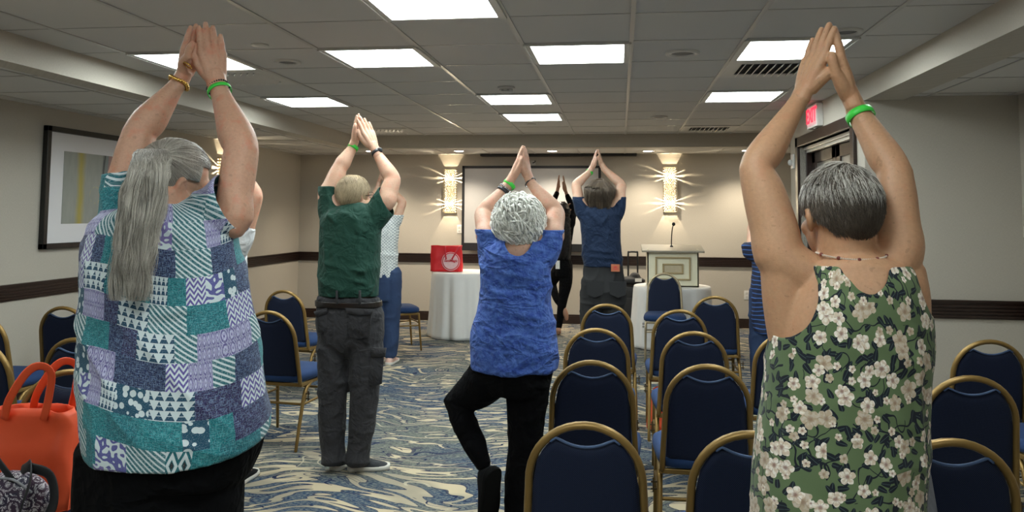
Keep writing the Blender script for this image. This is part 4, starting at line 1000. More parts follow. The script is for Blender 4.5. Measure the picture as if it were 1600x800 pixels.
band('hair_tie', 'dark hair tie', tie+V3((-.002, -.012, .004)), path[4]-path[0], .013, .008, plain('dark_elastic', (.03, .025, .03)), s.root, s.off)
GOLDJ = plain('gold_jewellery', (.75, .45, .12), .22, 1.0)
fa = nrm(WL-EL); band('bracelet', 'gold chain bracelet', WL-fa*.014, fa, .0290, .012, GOLDJ, s.root, s.off, bead=26)
fa = nrm(WR-ER); band('wristband', 'lime green wristband', WR-fa*.014, fa, .0325, .012, LIME, s.root, s.off)
band('bracelet', 'black and white cord bracelet', WR+fa*.0, fa, .0320, .006, plain('cord_black_white', (.03, .03, .03), .5, 0, 300, .9), s.root, s.off, bead=30)
band('ring', 'gold ring', p(293, 102, .075), p(305, 88, .09)-p(293, 102, .075), .0125, .004, GOLDJ, s.root, s.off)

# ================= person with short dark grey hair and green floral top (front right)
def vor2(g, v, scale):
    n = g.n('ShaderNodeTexVoronoi'); n.voronoi_dimensions = '2D'; g.set(n.inputs['Vector'], v); n.inputs['Scale'].default_value = scale
    return {k.name: S(g, k) for k in n.outputs}
def mat_floral():
    g = G('floral_print'); u, v, _ = g.uv(); col = g.mix(g.noise(g.vec(u*9, v*9), 1, 2), (.085, .125, .055), (.125, .175, .082))
    def local(scale, ox, oy, k=1.0):
        P = g.vec(u*k+ox, v*k+oy); o = vor2(g, P, scale); px_, py_, _z = g.xyz(o['Position']); c1, c2, c3 = g.xyz(o['Color'])
        return (u*k+ox)-px_, (v*k+oy)-py_, c1, c2, c3
    dark = (.006, .009, .016)
    # stems
    nz = g.noise(g.vec(u*11, v*11, 3), 1, 1.5); stem = (nz-.5).abs().lt(.0075); nz2 = g.noise(g.vec(u*13, v*9, 8), 1, 1.5); stem = stem.mx((nz2-.47).abs().lt(.007)); col = g.mix(stem*g.noise(g.vec(u*8, v*8, 11), 1, 1).gt(.44), col, dark)
    for sc, ox, oy, L_, W_, th in ((42, .3, .1, .0115, .0052, .66), (47, .9, .7, .0105, .005, .62), (38, .15, .55, .0125, .0058, .70)):
        x, y, c1, c2, c3 = local(sc, ox, oy); an = c1*6.283; xr = x*an.cos()+y*an.sin(); yr = y*an.cos()-x*an.sin()
        e = (xr/L_)*(xr/L_)+(yr/W_)*(yr/W_)*(1+xr/L_*.7); lf = e.lt(1)*c3.gt(th); vein = (yr.abs()).lt(.0005)
        col = g.mix(lf, col, g.mix(vein, dark, (.05, .08, .08)))
    for sc, ox, oy, R, th in ((19.5, 0, 0, .0205, .46), (23, .44, .21, .0175, .50), (33, .8, .37, .0095, .62)):
        x, y, c1, c2, c3 = local(sc, ox, oy); r = (x*x+y*y).sqrt(); th_ = g.math('ARCTAN2', y, x)
        pet = ((th_*2.5+c1*6.28).cos().abs()); wob = g.noise(g.vec(u*90, v*90, 2), 1, 1)-.5
        rad_ = R*(.70+.30*c2)*(pet*.30+.72+wob*.35); f = (r/rad_).lt(1)*c3.gt(th)
        shade = g.noise(g.vec(u*130, v*130, 6), 1, 2).step(.4, .62)
        pc_ = g.mix(shade, (.62, .50, .38), (.80, .74, .66)); pc_ = g.mix((1-pet).step(.72, .98)*.75, pc_, (.27, .17, .11)); pc_ = g.mix((1-(r/rad_)*2.1).step(.0, .8)*.8, pc_, (.22, .09, .07))
        pc_ = g.mix(c2.gt(.72)*.55, pc_, (.34, .25, .15)); col = g.mix(f, col, pc_)
    g.bump(g.noise(g.co(), 700, 2), .18, .001); return g.out(col, .8, sheen=.1, spec=.3)
SK2 = mat_skin('skin_tanned', (.50, .275, .155), mott=.25)
s = P_('person with short dark grey hair in sleeveless green floral top, arms raised, at front right', 1.75, 1325, 2); p = s.p
SEC2 = [(850, 1172, 1446, .150), (800, 1174, 1446, .150), (740, 1176, 1446, .148), (680, 1182, 1447, .142), (620, 1192, 1449, .136), (570, 1200, 1451, .130), (520, 1207, 1453, .126), (480, 1216, 1450, .122), (445, 1232, 1442, .112), (420, 1248, 1428, .098), (412, 1252, 1420, .095), (402, 1275, 1395, .085), (397, 1292, 1378, .068)]
s.parts += [rings(torso_rings([e for e in SEC2 if e[0] < 860], s.Y, -.007)[0])]
EL, WL, ER, WR = p(1182, 262, .03), p(1253, 150, .12), p(1397, 268, .03), p(1336, 168, .12)
s.arm(p(1290, 448, .0), p(1224, 408, .0), EL, WL, .052, .0360, .0205, (-.8, -.3, -.3)); s.arm(p(1370, 445, .0), p(1404, 395, 0), ER, WR, .047, .0350, .0235, (.8, -.3, -.3))
s.parts += [tube([p(1226, 420), p(1228, 470), p(1235, 530), p(1245, 580)], [.050, .048, .045, .04], 18, 4), tube([p(1415, 420), p(1420, 470), p(1420, 540)], [.038, .042, .04], 18, 4)]
C2 = p(1312, 335, .01); A2 = head_frame(-.30, .06, -.04); H2 = .90
s.parts += head_parts(C2, A2, H2, p(1328, 410, -.0), .056)
s.hands += hand(p(1256, 146, .12), p(1292, 34, .12), (.50, -.87, .1), (1, .2, 0), .0195, p(1256, 146, .12)-EL, spread=1.25, thumb_in=.012)
s.hands += hand(p(1330, 158, .12), p(1303, 40, .12), (-.35, -.95, 0), (-1, .2, 0), .0215, p(1330, 158, .12)-ER, thumb_in=.004)
# right leg stands, the left knee is lifted outward
lg = legs(s, s.base[0]+.05, .0, .72, .03, .115, .075, .065, sides=(1,))
kn = s.base+V3((-.33, .05, .50)); th = tube([s.base+V3((-.07, 0, .80)), s.base+V3((-.16, .01, .68)), kn], [.115, .105, .072], 20, 5); sh = tube([kn, s.base+V3((-.20, -.02, .42)), s.base+V3((.02, -.03, .33))], [.070, .066, .05], 20, 4)
s.leg([s.base+V3((-.07, 0, .80)), s.base+V3((-.16, .01, .68)), kn], [.11, .10, .07]); s.leg([kn, s.base+V3((-.20, -.02, .42)), s.base+V3((.03, -.03, .33))], [.07, .06, .045])
s.finish(SK2, .0040, .0019)
GRYT = cloth_mat('grey_cotton', (.16, .165, .19), .85, .2)
pel = [rings([ring((s.base[0]+.0, s.Y, z), rx, ry, 40) for z, rx, ry in ((.70, .15, .13), (.80, .165, .135), (.90, .16, .125), (.98, .15, .115))])]
s.cloth('trousers', pel+lg+[th, sh], .008, GRYT, lambda P: P[:, 2] > .07, folds(.006, 21, 7, 7), 6, 'loose grey trousers')
shoe(s.base+V3((.08, -.08, 0)), s.base+V3((.08, .18, 0)), 0, BLKCLOTH, s.root, s.off); shoe(s.base+V3((.0, -.02, .335)), s.base+V3((.10, -.04, .14)), 0, BLKCLOTH, s.root, s.off, up=(-.9, -.1, .3))
def keep2(P):
    e = lambda c, r: (((P-c)/V3(r))**2).sum(1) < 1
    px = .001414; k = ~e(p(1206, 440), (54*px, .30, 78*px)); k &= ~e(p(1448, 415), (33*px, .30, 72*px)); k &= ~e(p(1343, 392, -.06), (37*px, .13, 66*px))
    k &= P[:, 2] < p(0, 393)[2]; k &= P[:, 2] > p(0, 850)[2]
    k &= ~((P[:, 0] < p(1182, 0)[0]+.0) & (P[:, 2] < p(0, 735)[2]) & (np.abs(P[:, 1]-s.Y) < .012+.25*(p(0, 735)[2]-P[:, 2])))
    return k
def disp2(V):
    f = folds(.0035, 31, 5, 6, .4)(V); yb = s.Y-.12
    for a, b, am in (((1300, 430), (1410, 480), .006), ((1330, 470), (1440, 520), .005), ((1215, 560), (1195, 760), .007), ((1235, 560), (1225, 740), .005), ((1430, 520), (1440, 760), .006), ((1290, 480), (1260, 600), .004), ((1400, 600), (1410, 780), .005)):
        f = f+lseg(V, at(*a, yb+.01), at(*b, yb+.02), .014, am)
    return f
def uv2(V):
    th = np.arctan2(V[:, 0]-s.base[0], -(V[:, 1]-s.Y)); return np.column_stack([th*.165+2, V[:, 2]+1])
SEC2s = [(y, a-1, b+1, r) for y, a, b, r in SEC2[:-3]]+[(402, 1262, 1406, .090), (392, 1272, 1396, .074), (384, 1292, 1380, .05)]
s.cloth('top', [rings(torso_rings(SEC2s, s.Y, .006)[0])], .0042, mat_floral(), keep2, disp2, 6, 'sleeveless sage green top printed with cream flowers and navy leaves', uv=uv2)
HD = mat_hair('dark_grey_short_hair', (.017, .0105, .007), (.19, .15, .115))
kp = lambda Q: ~((Q[:, 1] > .05) & (Q[:, 2] < .06)) & ~(Q[:, 2] < -.104+np.abs(Q[:, 0])*1.25) & ~((Q[:, 1] > -.004) & (Q[:, 2] < .016)) & ~((np.abs(Q[:, 0]) > .058) & (Q[:, 2] < -.03) & (Q[:, 1] > -.03))
h_ = hair_shell('hair', C2, A2, H2, kp, HD, s.root, s.off, .006, .001, vox=.004); h_['label'] = 'short dark hair streaked with grey'
cr = CRC+V3((.02, -.02, .094))
def flow2(P):
    d = P-cr; d /= np.linalg.norm(d, axis=1)[:, None]+1e-6; return d+V3((.25, -.35, -.35))
Pq = scalp_pts(9500, lambda Q: kp(Q) & (Q[:, 2] > -.096+np.abs(Q[:, 0])*1.15), .006); s.strands('hair_strands', to_world(comb(Pq, flow2, 7, .0062, .006, .014, seed=3, short=True), C2, A2, H2), .00062, HD)
HW = mat_hair('white_streaks', (.30, .27, .23), (.70, .66, .60))
Pq = scalp_pts(1500, lambda Q: kp(Q) & (Q[:, 2] > .060+.03*Q[:, 0]), .008); s.strands('white_strands', to_world(comb(Pq, flow2, 7, .0065, .008, .016, seed=4), C2, A2, H2), .0006, HW)
fa = nrm(WR-ER); band('wristband', 'wide lime green wristband', WR-fa*.026, fa, .0290, .017, LIME, s.root, s.off)
nk = p(1326, 392, .005)
bd = []
for i, a in enumerate(np.linspace(PI*1.08, PI*1.92, 46)):
    c = nk+V3((.073*math.cos(a), .082*math.sin(a), .014*math.sin(a))); bd.append((c, i % 9 == 4))
mesh_obj('necklace', merge([ell(c, (.0022,)*3, n=8, m=6) for c, k in bd if not k]), plain('pale_beads', (.6, .5, .42), .4), s.root, off=s.off)
mesh_obj('necklace_bead', merge([ell(c, (.0042,)*3, n=10, m=8) for c, k in bd if k]), plain('brown_beads', (.16, .03, .02), .3), s.root, off=s.off)

# ================= man in the green polo and grey cargo trousers
def clothes_person(s, sec, sleeves, vox, mat, keep, disp, label, name='shirt', shrink=.02, grow=.0, uv=None, smooth=6):
    s.parts += [rings(torso_rings(sec, s.Y, -shrink)[0])]
    return s.cloth(name, [rings(torso_rings(sec, s.Y, grow)[0])]+sleeves, vox, mat, keep, disp, smooth, label, uv=uv)
SK3 = mat_skin('skin_fair', (.60, .36, .25), mott=.5)
s = P_('man in dark green polo shirt and grey cargo trousers, arms raised, left of centre', 4.48, 545, 3); p = s.p
SEC3 = [(463, 497, 593, .125), (440, 496, 594, .135), (400, 499, 595, .140), (365, 500, 597, .138), (340, 500, 600, .130), (332, 506, 598, .118), (324, 522, 590, .10), (318, 538, 580, .075)]
EL, WL, ER, WR = p(531, 262, .06), p(553, 228, .12), p(614, 281, .06), p(587, 236, .12)
sl = [tube([p(537, 350), p(520, 334), p(513, 310), p(514, 275, .01)], [.095, .086, .066, .062], 20, 4), tube([p(570, 350), p(590, 332), p(602, 312), p(620, 286, .01)], [.095, .088, .078, .074], 20, 4)]
s.arm(p(530, 325), p(512, 308), EL, WL, .058, .045, .028, (-.6, -.5, -.2)); s.arm(p(575, 328), p(602, 316), ER, WR, .056, .046, .028, (.8, -.3, -.2))
C3 = p(553, 306, .02); A3 = head_frame(.55, .12, .05); H3 = 1.0
s.parts += head_parts(C3, A3, H3, p(557, 335, -.01), .062)
s.hands += hand(p(554, 224, .12), p(562, 177, .12), (-.15, -1, 0), (1, 0, 0), .026, p(554, 224, .12)-EL, thumb_in=.0)
s.hands += hand(p(584, 231, .12), p(565, 181, .12), (-.65, -.75, 0), (-1, .3, 0), .027, p(584, 231, .12)-ER, spread=1.1)
GRY = cloth_mat('grey_cargo_cloth', (.034, .033, .036), .85, .15, .3, 400)
xl_, xr_ = p(520, 600)[0], p(570, 600)[0]
tl = [p(523, 500), p(521, 560), p(521, 610), p(519, 660), p(519, 700), p(520, 722, -.01)]; tr = [p(570, 500), p(571, 560), p(570, 610), p(565, 660), p(560, 700), p(558, 722, -.01)]
rr_ = [.100, .097, .087, .076, .068, .074]; trl = [tube(tl, rr_, 22, 4), tube(tr, [q*1.02 for q in rr_], 22, 4)]
s.leg(tl[:-1], rr_[:-1], .018); s.leg(tr[:-1], rr_[:-1], .018)
SK = SK3; s.parts += [rings(torso_rings(SEC3, s.Y, -.022)[0])]
s.finish(SK3, .007, .0028)
n3 = nrm(p(618, 288)-p(590, 322)); e3 = p(603, 303)
def keep3(P):
    k = P[:, 2] > p(0, 457)[2]
    k &= ~((P[:, 2] > p(0, 290)[2]) & (P[:, 0] < p(548, 0)[0])); 
    la, lb = p(594, 294), p(612, 331); d = lb-la; nn = nrm(np.cross(d, (0, 1, 0))); nn = nn if nn[0] > 0 else -nn
    k &= ~(((P-la)@nn > 0) & (P[:, 0] > p(590, 0)[0]) & (P[:, 2] > p(0, 345)[2]))
    k &= ~((((P-C3-V3((0, 0, -.11)))/V3((.085, .10, .07)))**2).sum(1) < 1); return k
def disp3(V):
    f = folds(.006, 41, 5, 6, .3)(V); yb = s.Y-.12
    for a, b, am in (((505, 410), (590, 430), .018), ((510, 428), (585, 446), .012), ((500, 350), (512, 420), .008), ((590, 345), (570, 420), .010), ((530, 330), (560, 345), .010), ((548, 325), (590, 318), .008), ((505, 330), (540, 360), .009), ((560, 340), (560, 400), .006), ((575, 345), (592, 380), .008)):
        f = f+lseg(V, at(*a, yb), at(*b, yb), .02, am)
    return f
POLO = cloth_mat('dark_green_knit', (.010, .050, .034), .75, .15, .3, 700)
s.cloth('shirt', [rings(torso_rings(SEC3, s.Y)[0])]+sl, .0065, POLO, keep3, disp3, 6, 'dark green polo shirt')
col = C3+V3((0, -.012, -.115)); s_c = []
a = np.linspace(0, 2*PI, 32, endpoint=False)
mesh_obj('collar', rings([np.column_stack([col[0]+.010+r*np.cos(a), col[1]+r*1.0*np.sin(a), col[2]+z+.018*np.sin(a)*-1]) for r, z in ((.074, -.02), (.069, .012), (.066, .020), (.078, .004), (.088, -.018))], False), POLO, s.root, off=s.off)
hipr = [(463, 497, 594, .118), (480, 495, 597, .125), (505, 492, 602, .132), (528, 495, 601, .125), (545, 508, 588, .10), (558, 528, 566, .06)]
def disp3t(V): 
    f = folds(.007, 51, 7, 5)(V); yb = s.Y-.12
    for a, b, am in (((545, 480), (547, 570), -.012), ((500, 700), (530, 712), .01), ((540, 700), (580, 706), .012), ((500, 660), (535, 680), .008), ((545, 650), (585, 670), .009), ((505, 600), (520, 690), .006), ((590, 570), (560, 640), .009), ((500, 575), (540, 590), .008)): f = f+lseg(V, at(*a, yb+.02), at(*b, yb+.02), .016, am)
    return f
tr3 = s.cloth('trousers', [rings(torso_rings(hipr, s.Y, 0)[0])]+trl, .007, GRY, lambda P: P[:, 2] > .045, disp3t, 6, 'charcoal grey cargo trousers')
s.cloth('belt', [rings(torso_rings([(450, 496, 594, .128), (460, 495, 594, .130), (470, 494, 595, .131), (478, 494, 596, .13)], s.Y, .007)[0])], .004, plain('belt_leather', (.012, .008, .006), .3), lambda P: (P[:, 2] < p(0, 457)[2]) & (P[:, 2] > p(0, 469)[2]), None, 1, 'dark leather belt')
yb = s.Y-.128
def patch(nm, pts, yb_, th_=.006, mat=GRY, par=None, wrapc=None):
    """cloth patch given by its outline, following the round of the body"""
    c = s.base if wrapc is None else wrapc; P = np.array([at(a_, b_, yb_) for a_, b_ in pts]); o = P.copy(); i_ = P+V3((0, th_*2, 0)); m = rings([i_, P, P.mean(0)+(P-P.mean(0))*.97+V3((0, -th_*.5, 0))]); return mesh_obj(nm, m, mat, par or s.root, off=s.off)
patch('back_pocket', [(540, 484), (583, 485), (580, 492), (577, 527), (560, 530), (543, 526), (541, 492)], s.Y-.130); patch('pocket_flap', [(539, 481), (584, 484), (580, 492), (560, 493), (542, 490)], s.Y-.137)
patch('back_pocket', [(494, 486), (511, 483), (512, 520), (497, 520)], s.Y-.118); patch('pocket_flap', [(490, 487), (511, 481), (511, 489), (494, 496)], s.Y-.124)
patch('cargo_pocket', [(574, 544), (600, 545), (596, 600), (582, 604), (572, 596)], s.Y-.076); patch('pocket_flap', [(573, 543), (603, 544), (601, 558), (580, 558)], s.Y-.083)
for x_ in (526, 562): patch('belt_loop', [(x_-1.5, 454), (x_+1.5, 454), (x_+1.5, 476), (x_-1.5, 476)], s.Y-.140, .004)
SHOEG = cloth_mat('dark_grey_knit', (.03, .032, .036), .8, .2)
h_ = fl(541, 737); shoe(V3((h_[0]+.0, h_[1]+.03, 0)), V3((h_[0]+.225, h_[1]+.10, 0)), 0, SHOEG, s.root, s.off, label='dark grey slip-on shoe with pale sole', lw=.052)
h_ = fl(519, 738); shoe(V3((h_[0], h_[1]+.03, 0)), V3((h_[0]+.05, h_[1]+.29, 0)), 0, SHOEG, s.root, s.off, label='dark grey slip-on shoe with pale sole', lw=.052)
HB = mat_hair('sandy_grey_hair', (.17, .11, .055), (.72, .58, .38))
kp = lambda Q: ~((Q[:, 1] > .05) & (Q[:, 2] < .07)) & ~(Q[:, 2] < -.055) & ~((Q[:, 1] > -.006) & (Q[:, 2] < .016)) & ~((np.abs(Q[:, 0]) > .058) & (Q[:, 2] < -.025) & (Q[:, 1] > -.03))
h_ = hair_shell('hair', C3, A3, H3, kp, HB, s.root, s.off, .009, .002, vox=.006); h_['label'] = 'sandy blond hair greying at the nape'
Pq = scalp_pts(2600, kp, .009); fl3 = lambda P: (P-(CRC+V3((-.03, .02, .094))))*9+V3((.2, -.5, -.6)); s.strands('hair_strands', to_world(comb(Pq, fl3, 7, .010, .009, .018, seed=6), C3, A3, H3), .0012, HB)
fa = nrm(WL-EL); band('wristband', 'lime green wristband', WL-fa*.01, fa, .031, .022, LIME, s.root, s.off)
fa = nrm(WR-ER); wb = band('watch_strap', 'black wristwatch strap', WR-fa*.015, fa, .031, .022, plain('watch_black', (.015, .016, .02), .4), s.root, s.off)
mesh_obj('watch_case', ell(WR-fa*.015+nrm(np.cross(fa, (0, 1, 0)))*-.0+V3((.022, -.016, .014)), (.018, .010, .018)), bpy.data.materials['watch_black'], wb, off=s.off)
gl = lambda x, y, z: C3+H3*(x*A3[0]+y*A3[1]+z*A3[2])
mesh_obj('glasses', merge([tube([gl(k*.083, -.010, .004), gl(k*.084, .04, .002), gl(k*.070, .098, .0)], .0018, 8, 3) for k in (-1, 1)]+[tube([gl(.034+.026*math.cos(q)*k2, .104, -.004+.018*math.sin(q)) for q in np.linspace(0, 2*PI, 14)], .0016, 6, 1) for k2 in (1, -1)][:1]+[tube([gl(-.034+.026*math.cos(q), .104, -.004+.018*math.sin(q)) for q in np.linspace(0, 2*PI, 14)], .0016, 6, 1), tube([gl(-.008, .106, .0), gl(.008, .106, .0)], .0016, 6, 1)]), plain('glasses_black', (.01, .01, .01), .3), s.root, off=s.off)

# ================= woman in the blue tee and black leggings, standing on one leg
SK4 = mat_skin('skin_fair_pink', (.58, .34, .24), mott=.5)
s = P_('woman with curly white hair in blue tee and black leggings balancing on one leg', 3.3, 808, 4); p = s.p
SEC4 = [(575, 738, 868, .135), (548, 735, 872, .140), (520, 734, 871, .138), (482, 745, 864, .130), (448, 749, 862, .122), (420, 749, 862, .120), (398, 751, 864, .115), (386, 756, 861, .105), (378, 770, 848, .088), (373, 786, 832, .065)]
EL, WL, ER, WR = p(755, 334, .14), p(797, 287, .20), p(869, 333, .14), p(827, 283, .20)
sl = [tube([p(792, 412), p(773, 394), p(762, 372), p(758, 330, .04)], [.080, .070, .051, .047], 20, 4), tube([p(828, 412), p(850, 394), p(862, 372), p(868, 330, .04)], [.080, .070, .051, .047], 20, 4)]
s.arm(p(785, 390), p(762, 372), EL, WL, .045, .038, .0225, (-.7, -.2, -.4)); s.arm(p(840, 390), p(863, 372), ER, WR, .045, .038, .0225, (.7, -.2, -.4))
C4 = p(811, 357, .03); A4 = head_frame(.0, -.08, 0); H4 = 1.02
s.parts += head_parts(C4, A4, H4, p(808, 392, -.02), .054)
s.hands += hand(p(800, 280, .20), p(817, 227, .22), (.25, -1, 0), (1, 0, 0), .021, p(800, 280, .20)-EL, spread=1.0)
s.hands += hand(p(824, 278, .20), p(820, 228, .22), (-.25, -1, 0), (-1, 0, 0), .021, p(824, 278, .20)-ER, spread=1.0)
s.parts += [rings(torso_rings(SEC4, s.Y, -.018)[0])]
stl = [p(826, 570), p(824, 615), p(821, 680, .01), p(812, 745), p(809, 805), p(808, 866)]; rs_ = [.098, .090, .074, .060, .052, .046]
thl = [p(772, 580), p(750, 603, .01), p(718, 624, .03)]; shn = [p(717, 626, .03), p(722, 655, -.005), p(741, 695, -.04), p(757, 728, -.05)]
lt_ = [tube(stl, rs_, 22, 4), tube(thl, [.098, .088, .060], 22, 5), tube(shn, [.060, .054, .049, .034], 22, 4), ell(p(714, 628, .03), (.056, .058, .060))]
s.leg(stl, rs_, .014); s.leg(thl, [.095, .085, .06], .014); s.leg(shn, [.059, .056, .05, .038], .014)
s.finish(SK4, .0058, .0024)
def keep4(P):
    k = P[:, 2] > p(0, 553)[2]-.9*np.maximum(0, 0)
    k &= ~((P[:, 2] > p(0, 351)[2]) & (np.abs(P[:, 0]-s.base[0]) > .085))
    k &= ~((((P-p(810, 374, -.08))/V3((.056, .12, .070)))**2).sum(1) < 1); return k
def disp4(V):
    f = folds(.0045, 61, 5, 8, .4)(V); yb = s.Y-.12
    for a, b, am in (((760, 420), (850, 440), .007), ((765, 455), (855, 470), .006), ((755, 480), (850, 500), .006), ((770, 400), (850, 418), .006), ((745, 505), (800, 540), .008), ((800, 400), (780, 470), .004), ((858, 400), (850, 480), .006)): f = f+lseg(V, at(*a, yb), at(*b, yb), .013, am)
    flare = np.clip((p(0, 500)[2]-V[:, 2])/.13, 0, 1); return f+flare*.010*(1+.8*vnoise(V, (14, 14, 2), 9))
def mat_heather():
    g = G('heather_blue_knit'); n = g.noise(g.co(), 34, 5, .75); x, y, z = g.xyz(g.co()); l = g.noise(g.vec(x*60, y*60, z*240), 1, 2, .7)
    c = g.mix(n.step(.35, .65), (.020, .065, .34), (.075, .165, .52)); c = g.mix(l.step(.5, .75)*.5, c, (.15, .26, .62)); w1 = (g.noise(g.vec(x*6, y*6, z*13), 1, 2, .5, .8)-.5).abs(); w2 = (g.noise(g.co(), 22, 2, .5, .6)-.5).abs(); g.bump(w1*-3.5+w2*-1.6+g.noise(g.co(), 400, 2)*.05, 1.0, .013); return g.out(c, .8, sheen=.05)
s.cloth('shirt', [rings(torso_rings(SEC4, s.Y, .002)[0])]+sl, .0055, mat_heather(), keep4, disp4, 6, 'heather blue short sleeved tee')
pel = [rings(torso_rings([(530, 742, 862, .125), (560, 737, 867, .132), (590, 742, 864, .130), (615, 760, 858, .115)], s.Y, -.004)[0])]
s.cloth('leggings', pel+lt_, .007, BLKCLOTH, lambda P: P[:, 2] > .06, folds(.004, 71, 8, 8), 6, 'black leggings')
q = fl(808, 892); shoe(V3((q[0], s.Y-.07, 0)), V3((q[0]-.02, s.Y+.17, 0)), 0, BLKCLOTH, s.root, s.off, sole=DARK)
# lifted foot: sole turned back to the viewer, toes pointing down
BSH = plain('black_sneaker', (.006, .006, .007), .8, 0, 60, .4, .3, 300, spec=.15)
shoe(p(773, 736, -.10), p(765, 818, -.02), 0, BSH, s.root, s.off, up=(-.72, .66, -.05), label='black laced sneaker of the lifted foot', sole=plain('dark_grey_sole', (.007, .007, .007), .9, spec=.1), lw=.050)
HWH = mat_hair('white_curly_hair', (.74, .72, .65), (1, .99, .94))
kp = lambda Q: ~((Q[:, 1] > .06) & (Q[:, 2] < .05)) & ~(Q[:, 2] < -.075)
h_ = hair_shell('hair', C4, A4, H4, kp, HWH, s.root, s.off, .012, .006, vox=.006); h_['label'] = 'short curly white hair'
def curls(n, r, seed, L0, L1, rc0, om0, wild):
    r4 = np.random.default_rng(seed); Pq = scalp_pts(n, kp, .014, r4); K = 20; tt = np.linspace(0, 1, K)
    nn = (Pq-CRC)/CRR**2; nn /= np.linalg.norm(nn, axis=1)[:, None]; cr_ = CRC+V3((.012, -.035, .09)); out_ = Pq-cr_; out_ /= np.linalg.norm(out_, axis=1)[:, None]+1e-6; g0 = out_*.8+V3((0, -.1, -.55))+r4.normal(size=(n, 3))*wild
    dn = g0-nn*(g0*nn).sum(1)[:, None]; dn /= np.linalg.norm(dn, axis=1)[:, None]; tg = np.cross(nn, dn)
    L_ = r4.uniform(L0, L1, n)[:, None, None]; clump = vnoise(Pq, 30, 2); phs = (clump*7+r4.normal(size=n)*.5)[:, None]; rc = (rc0*(1+.4*vnoise(Pq, 30, 7)))[:, None]; om = om0+1.5*clump[:, None]
    X = Pq[:, None]+nn[:, None]*(.003+.020*np.sin(tt*2.2)[None, :, None])+dn[:, None]*(tt[None, :, None]*L_)-nn[:, None]*(tt**2)[None, :, None]*L_*.35
    X = X+tg[:, None]*(rc*np.sin(om*tt[None]+phs))[..., None]+nn[:, None]*(rc*np.cos(om*tt[None]+phs))[..., None]*.7
    return to_world(X, C4, A4, H4), r
s.strands('hair_locks', *curls(900, .0050, 8, .045, .085, .0095, 5.5, .5), HWH)
s.strands('hair_curls', *curls(1300, .0012, 18, .045, .080, .0085, 6.5, .35), HWH)
fa = nrm(WL-EL); band('wristband', 'lime green wristband', WL-fa*.006+V3((0, 0, 0)), fa, .0275, .018, LIME, s.root, s.off)
band('bracelet', 'silver and dark bead bracelet', WL-fa*.034, fa, .0275, .010, plain('silver_beads', (.25, .25, .26), .25, .9), s.root, s.off, bead=20); band('watch', 'dark wristwatch', WL-fa*.048, fa, .0285, .014, bpy.data.materials['watch_black'], s.root, s.off)
fa = nrm(WR-ER); band('bracelet', 'thin black bracelet', WR-fa*.008, fa, .0265, .006, bpy.data.materials['watch_black'], s.root, s.off)

# ================= man with long hair in the navy tee
SK7 = mat_skin('skin_fair_light', (.60, .37, .26), mott=.4)
s = P_('man with shoulder length brown hair in navy tee and black jeans, arms raised', 7.2, 937, 7); p = s.p
SEC7 = [(417, 911, 974, .125), (400, 909, 973, .128), (375, 908, 971, .125), (350, 905, 971, .120), (334, 903, 972, .112), (326, 912, 963, .095), (321, 924, 951, .07)]
EL, WL, ER, WR = p(900, 289, .10), p(922, 268, .2), p(971, 289, .10), p(942, 262, .2)
sl = [tube([p(922, 342), p(911, 330), p(905, 315), p(903, 296, .03)], [.095, .080, .058, .053], 18, 4), tube([p(952, 342), p(964, 330), p(969, 315), p(969, 296, .03)], [.095, .080, .058, .053], 18, 4)]
s.arm(p(920, 330), p(905, 314), EL, WL, .050, .043, .029, (-.7, -.2, -.2)); s.arm(p(955, 330), p(968, 313), ER, WR, .050, .043, .029, (.7, -.2, -.2))
C7 = p(937, 301, .02); A7 = head_frame(0, .18, 0)
s.parts += head_parts(C7, A7, 1.05, p(937, 318, -.01), .062)
s.hands += hand(p(924, 265, .2), p(933, 233, .2), (.15, -1, 0), (1, 0, 0), .027, p(924, 265, .2)-EL); s.hands += hand(p(941, 260, .2), p(935, 233, .2), (-.15, -1, 0), (-1, 0, 0), .027, p(941, 260, .2)-ER)
lg = legs(s, s.base[0]+.025, .095, .80, .12, .105, .085, .082)
s.parts += [rings(torso_rings(SEC7, s.Y, -.02)[0])]; s.finish(SK7, .008, .004)
def keep7(P):
    k = (P[:, 2] > p(0, 415)[2]) & ~((P[:, 2] > p(0, 304)[2]) & (np.abs(P[:, 0]-p(937, 0)[0]) > .10)); return k & ~((((P-C7-V3((0, 0, -.12)))/V3((.08, .09, .06)))**2).sum(1) < 1)
def disp7(V):
    f = folds(.006, 81, 5, 6, .4)(V); yb = s.Y-.12
    for a, b, am in (((920, 330), (938, 352), .010), ((955, 330), (940, 352), .010), ((915, 390), (965, 395), .010), ((912, 400), (966, 405), .008), ((965, 345), (960, 390), .007)): f = f+lseg(V, at(*a, yb), at(*b, yb), .022, am)
    return f
s.cloth('shirt', [rings(torso_rings(SEC7, s.Y)[0])]+sl, .009, cloth_mat('navy_jersey', (.008, .020, .052), .8, .15), keep7, disp7, 5, 'navy blue tee shirt')
hr7 = [(412, 912, 973, .118), (425, 911, 975, .122), (445, 911, 979, .130), (465, 914, 979, .120), (480, 918, 976, .11)]
jn = s.cloth('jeans', [rings(torso_rings(hr7, s.Y)[0])]+lg, .009, BLKDENIM, lambda P: P[:, 2] > .05, folds(.006, 91, 8, 8), 5, 'washed black jeans')
lp_ = at(962, 419, s.Y-.125); pt = mesh_obj('jeans_label', box(lp_[0]-.040, lp_[0]+.036, s.Y-.131, s.Y-.122, lp_[2]-.030, lp_[2]+.034), plain('label_leather', (.42, .13, .06), .6), s.root, False, off=s.off, bevel=.002); pt['label'] = 'orange brown leather waist label'
